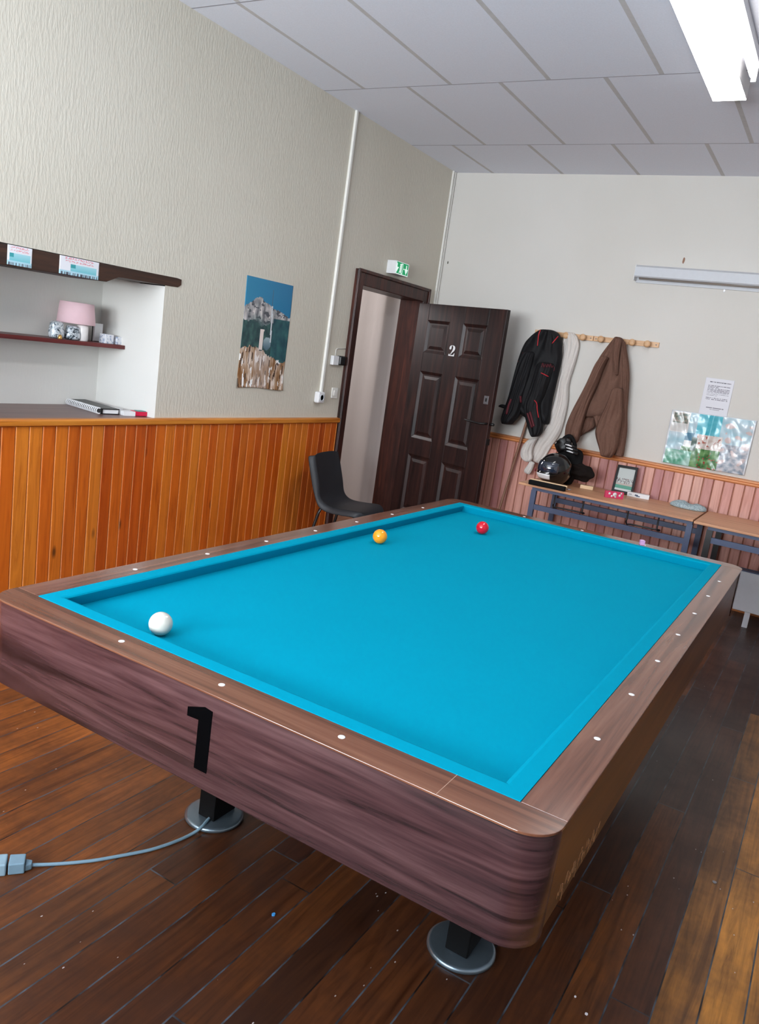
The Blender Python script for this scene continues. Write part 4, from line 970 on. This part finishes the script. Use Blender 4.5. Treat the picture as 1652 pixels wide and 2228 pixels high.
gv = thing('glove', 'black glove with three white finger stripes on the black bag', 'glove', (-0.06, 4.76, ZT+0.26))
gcx, gcy, gcz = ony(1238, 971, 4.77)
furry('palm', plain('black_leather', rgb(14, 14, 15), 0.45, bump=0.1), gv, (gcx-0.05, 4.775, gcz+0.0), (0.075, 0.032, 0.055), 3.0, 0.4)
for k, (px, py) in enumerate([(1239, 969), (1241, 976), (1242, 983)]):
    q = ony(px, py, 4.75); d0 = Vector((0.075, -0.01, 0.0))
    mb = MB(); mb.tube(smooth([Vector((q.x-0.06, 4.77, q.z+0.004)), Vector((q.x-0.01, 4.748, q.z+0.003)), Vector((q.x+0.03, 4.752, q.z-0.004)), Vector((q.x+0.045, 4.77, q.z-0.012))], 4), [0.014]*13, 10); fg = mb.build('finger', M_BLACK, gv)
    mb = MB(); mb.tube([(q.x-0.028, 4.735, q.z+0.003), (q.x, 4.731, q.z+0.002), (q.x+0.026, 4.735, q.z-0.004)], [0.004, 0.0065, 0.004], 8); mb.build('white_stripe', M_WHITE, fg)
# table brush
a_, b_ = onz(1152, 1047, ZT+0.02), onz(1232, 1064, ZT+0.02)
dv = (b_-a_); dv.z = 0; ln = dv.length; dv.normalize(); sv = Vector((-dv.y, dv.x, 0)); br = thing('table_brush', 'wooden billiard table brush with black bristles lying on the table edge', 'brush', tuple((a_+b_)/2))
br.location.z = ZT
c = (a_+b_)/2; c.z = ZT
mb = MB(); mb.obox(c+sv*0.022+Vector((0, 0, 0.026)), dv*(ln/2), sv*0.012, (0, 0, 0.016)); mb.build('handle', M_BLOCK, br, bev=0.004)
mb = MB(); mb.obox(c+sv*(-0.008)+Vector((0, 0, 0.018)), dv*(ln/2-0.002), sv*0.0185, (0, 0, 0.018)); mb.build('bristles', M_BLACKSAT, br, bev=0.006)
mb = MB(); mb.tube([c+sv*0.01+dv*(ln/2)+Vector((0, 0, .02)), c+sv*0.01+dv*(ln/2+0.035)+Vector((0, 0, .02))], 0.005); mb.build('ferrule', M_GREYMETAL, br)
# block, framed photo, tissues, card, cap
def obj_box(name, label, cat, px0, px1, py, dep, h, m):
    a_, b_ = onz(px0, py[0], ZT), onz(px1, py[1], ZT); mb = MB(); d = (b_-a_); d.z = 0; d2 = d.normalized(); s2 = Vector((-d2.y, d2.x, 0))
    mb.obox((a_+b_)/2+s2*dep/2+Vector((0, 0, h/2)), d/2, s2*dep/2, (0, 0, h/2)); return tag(mb.build(name, m, bev=0.002), label, cat)
obj_box('wood_block', 'small pale wooden block on the table right of the brush', 'block', 1262, 1290, (1062, 1067), 0.05, 0.028, M_BLOCK)
pf = thing('framed_photo', 'black framed group photo propped on the table against the panelling', 'photo frame', (0.28, 5.0, ZT))
fa, fb, fc, fd_ = ony(1345, 1013, 5.03), ony(1391, 1021, 5.03), ony(1378, 1078, 4.95), ony(1334, 1066, 4.95)
fa = Vector((0.192, 5.035, 0.928)); fb = Vector((0.352, 5.03, 0.932)); fd_ = Vector((0.198, 4.955, ZT+0.004)); fc = Vector((0.366, 4.95, ZT+0.004))
def fpt(u, v, t=0.0):
    p = fd_.lerp(fc, u).lerp(fa.lerp(fb, u), v); return p + Vector((0, -t, t*0.35))
mb = MB(); b = 0.10; bv_ = 0.085
for (u0, u1, v0, v1) in [(0, 1, 0, bv_), (0, 1, 1-bv_, 1), (0, b, bv_, 1-bv_), (1-b, 1, bv_, 1-bv_)]:
    v = [fpt(u, w, t) for t in (0, 0.014) for (u, w) in ((u0, v0), (u1, v0), (u1, v1), (u0, v1))]
    mb.add(v, [(0, 3, 2, 1), (4, 5, 6, 7), (0, 1, 5, 4), (1, 2, 6, 5), (2, 3, 7, 6), (3, 0, 4, 7)])
mb.build('frame', M_BLACK, pf, bev=0.001)
def team(u, v):
    c = (196, 202, 200)
    if v < 0.10: return (206, 208, 206)
    if v < 0.24: return (96, 158, 138)
    if v < 0.32: return (190, 176, 168)
    if v < 0.55 and nz(u*16, v*12, 2) > 0.05: c = (150, 138, 136)
    if 0.4 < v < 0.55 and nz(u*22, v*16, 5) > 0.35: c = (84, 82, 88)
    return c
painted('photo', (lambda u, v: fpt(b+(1-2*b)*u, bv_+(1-2*bv_)*v, 0.004), 30, 40), team, 0.3, pf, thick=0.001)
mb = MB(); mb.add([fpt(.45, 0.02, 0), fpt(.62, 0.02, 0), fpt(.62, .7, 0), fpt(.45, .7, 0), fpt(.45, .02, 0)+Vector((0, .045, 0)), fpt(.62, .02, 0)+Vector((0, .045, 0))], [(0, 1, 2, 3), (4, 5, 2, 3), (0, 4, 3), (1, 2, 5)]); mb.build('easel_back', M_BLACK, pf)
M_PINK = plain('pink_carton', rgb(214, 62, 104), 0.4)
ob = obj_box('tissue_packet', 'pink packet with white print at the front edge before the photo', 'packet', 1317, 1356, (1082, 1087), 0.03, 0.052, M_PINK)
a_, b_ = onz(1317, 1082, ZT), onz(1356, 1087, ZT); d2 = (b_-a_).normalized(); s2 = Vector((d2.y, -d2.x, 0))
for k, (u, z, r) in enumerate([(0.5, 0.030, 0.016), (0.2, 0.034, 0.009), (0.78, 0.026, 0.010), (0.35, 0.016, 0.008), (0.55, 0.012, 0.007), (0.85, 0.042, 0.007)]):
    q = a_.lerp(b_, u) + s2*0.001 + Vector((0, 0, z)); mb = MB(); mb.lathe([(r, 0), (r, 0.0008)], q, 10, 0, s2); mb.build('print_spot', M_WHITE, ob)
ob = obj_box('white_carton', 'flat white carton with small dark print right of the framed photo', 'carton', 1364, 1412, (1079, 1088), 0.05, 0.034, M_WHITE)
a_, b_ = onz(1364, 1079, ZT), onz(1412, 1088, ZT); d2 = (b_-a_).normalized(); s2 = Vector((d2.y, -d2.x, 0))
for u, z, w_, h_ in [(0.42, 0.018, 0.012, 0.006), (0.5, 0.012, 0.014, 0.004), (0.15, 0.02, 0.01, 0.002)]:
    mb = MB(); mb.obox(a_.lerp(b_, u)+s2*0.0006+Vector((0, 0, z)), d2*w_, s2*0.0006, (0, 0, h_)); mb.build('print', plain('slate_print', rgb(88, 100, 124), 0.6), ob)
def checked():
    g = G('blue_grey_tweed'); p = g.coord(); n = g.noise(p, 140, 3)
    g.bump(n, 0.3, 0.003); return g.fin(g.ramp(n, [(0.35, rgb(128, 148, 156)), (0.6, rgb(186, 200, 204))]), 0.9, spec=0.1)
mb = MB(); rr = []
q = onz(1496, 1104, ZT+0.01); cxp, cyp = q.x, q.y+0.02
for j in range(1, 14):
    a = PI*j/14; ring = []
    for i in range(36):
        b = 2*PI*i/36; d = Vector((math.sin(a)*math.cos(b), math.sin(a)*math.sin(b), -math.cos(a)))
        sad = 1 - 0.55*math.exp(-((d.x-0.12)/0.22)**2)*max(0, d.z)
        k = 1+0.12*nz(d.x*2, d.y*2, 4)
        ring.append(Vector((cxp+d.x*0.135*k, cyp+d.y*0.075*k, max(ZT+0.0006, ZT+0.012+d.z*0.042*sad*(1+0.4*nz(d.x*4, d.y*5, 1))))))
    rr.append(ring)
mb.loft(rr); tag(mb.build('flat_cap', checked(), sub=1), 'crumpled blue grey tweed cap near the right end of the table', 'cap')

# white low cabinet under the second table
cb = thing('panel_heater', 'white panel heater on short legs under the second table', 'heater', (1.75, 4.67, 0))
mb = MB(); mb.box(1.268, 2.3, 4.652, 4.70, 0.112, 0.395); mb.build('body', M_OFFWHITE, cb, bev=0.003)
mb = MB(); mb.box(1.264, 2.304, 4.649, 4.703, 0.395, 0.403); mb.build('top_rim', M_STEEL_BLUE, cb)
for x in (1.37, 2.2):
    mb = MB(); mb.box(x-0.018, x+0.018, 4.655, 4.685, 0, 0.112); mb.build('leg', M_OFFWHITE, cb)

# ------------------------------------------------------------------ lit ceiling fixture
def glow(name, c, s):
    m = plain(name, (0.9, 0.9, 0.9, 1), 0.5, emit=(c, s)); return m
fx = thing('fluorescent_fixture', 'lit fluorescent ceiling fixture at the top right of the room', 'ceiling light', (0.8, 2.5, ZC))
mb = MB(); mb.box(0.704, 0.868, 1.70, 3.272, 3.061, ZC-0.0007); mb.build('housing', M_WHITE, fx)
mb = MB(); mb.box(0.706, 0.866, 1.702, 3.270, 3.058, 3.061); mb.build('diffuser', glow('lit_diffuser', (1.0, 0.99, 0.97, 1), 28.0), fx)
mb = MB(); mb.tube([(0.932, 1.55, 3.062), (0.932, 2.93, 3.062), (0.932, 2.955, 3.062), (0.932, 2.968, 3.062)], [0.017, 0.017, 0.014, 0.006], 16); mb.build('tube', glow('lit_tube', (1.0, 0.95, 0.90, 1), 7.0), fx)
mb = MB(); mb.box(0.912, 0.952, 1.50, 3.02, 3.10, ZC-0.0007); mb.box(0.92, 0.944, 2.969, 2.99, 3.04, 3.10); mb.build('batten', M_OFFWHITE, fx)

# ------------------------------------------------------------------ lights
def area(name, loc, rot, sx, sy, power, c):
    l = bpy.data.lights.new(name, 'AREA'); l.shape = 'RECTANGLE'; l.size = sx; l.size_y = sy; l.energy = power; l.color = c
    o = bpy.data.objects.new(name, l); COL.objects.link(o); o.location = loc; o.rotation_euler = rot; return o
for k, (a, b_) in enumerate(WN):
    area('window_daylight', ((a+b_)/2, YB-0.24, (WZ0+WZ1)/2), (PI/2+0.78, 0, 0), b_-a, WZ1-WZ0, 255, (0.88, 0.95, 1.0))
area('corridor_fill', (-3.55, 4.15, 2.2), (Vector((-2.0, 4.8, 1.2))-Vector((-3.55, 4.15, 2.2))).to_track_quat('-Z', 'Y').to_euler(), 0.6, 0.9, 26, (1.0, 0.98, 0.99))  # added unseen light, brightens the corridor wall and brings out its bands
wd = bpy.data.worlds.new('sky'); scene.world = wd; wd.use_nodes = True
wd.node_tree.nodes['Background'].inputs[0].default_value = (0.75, 0.85, 1.0, 1); wd.node_tree.nodes['Background'].inputs[1].default_value = 1.0
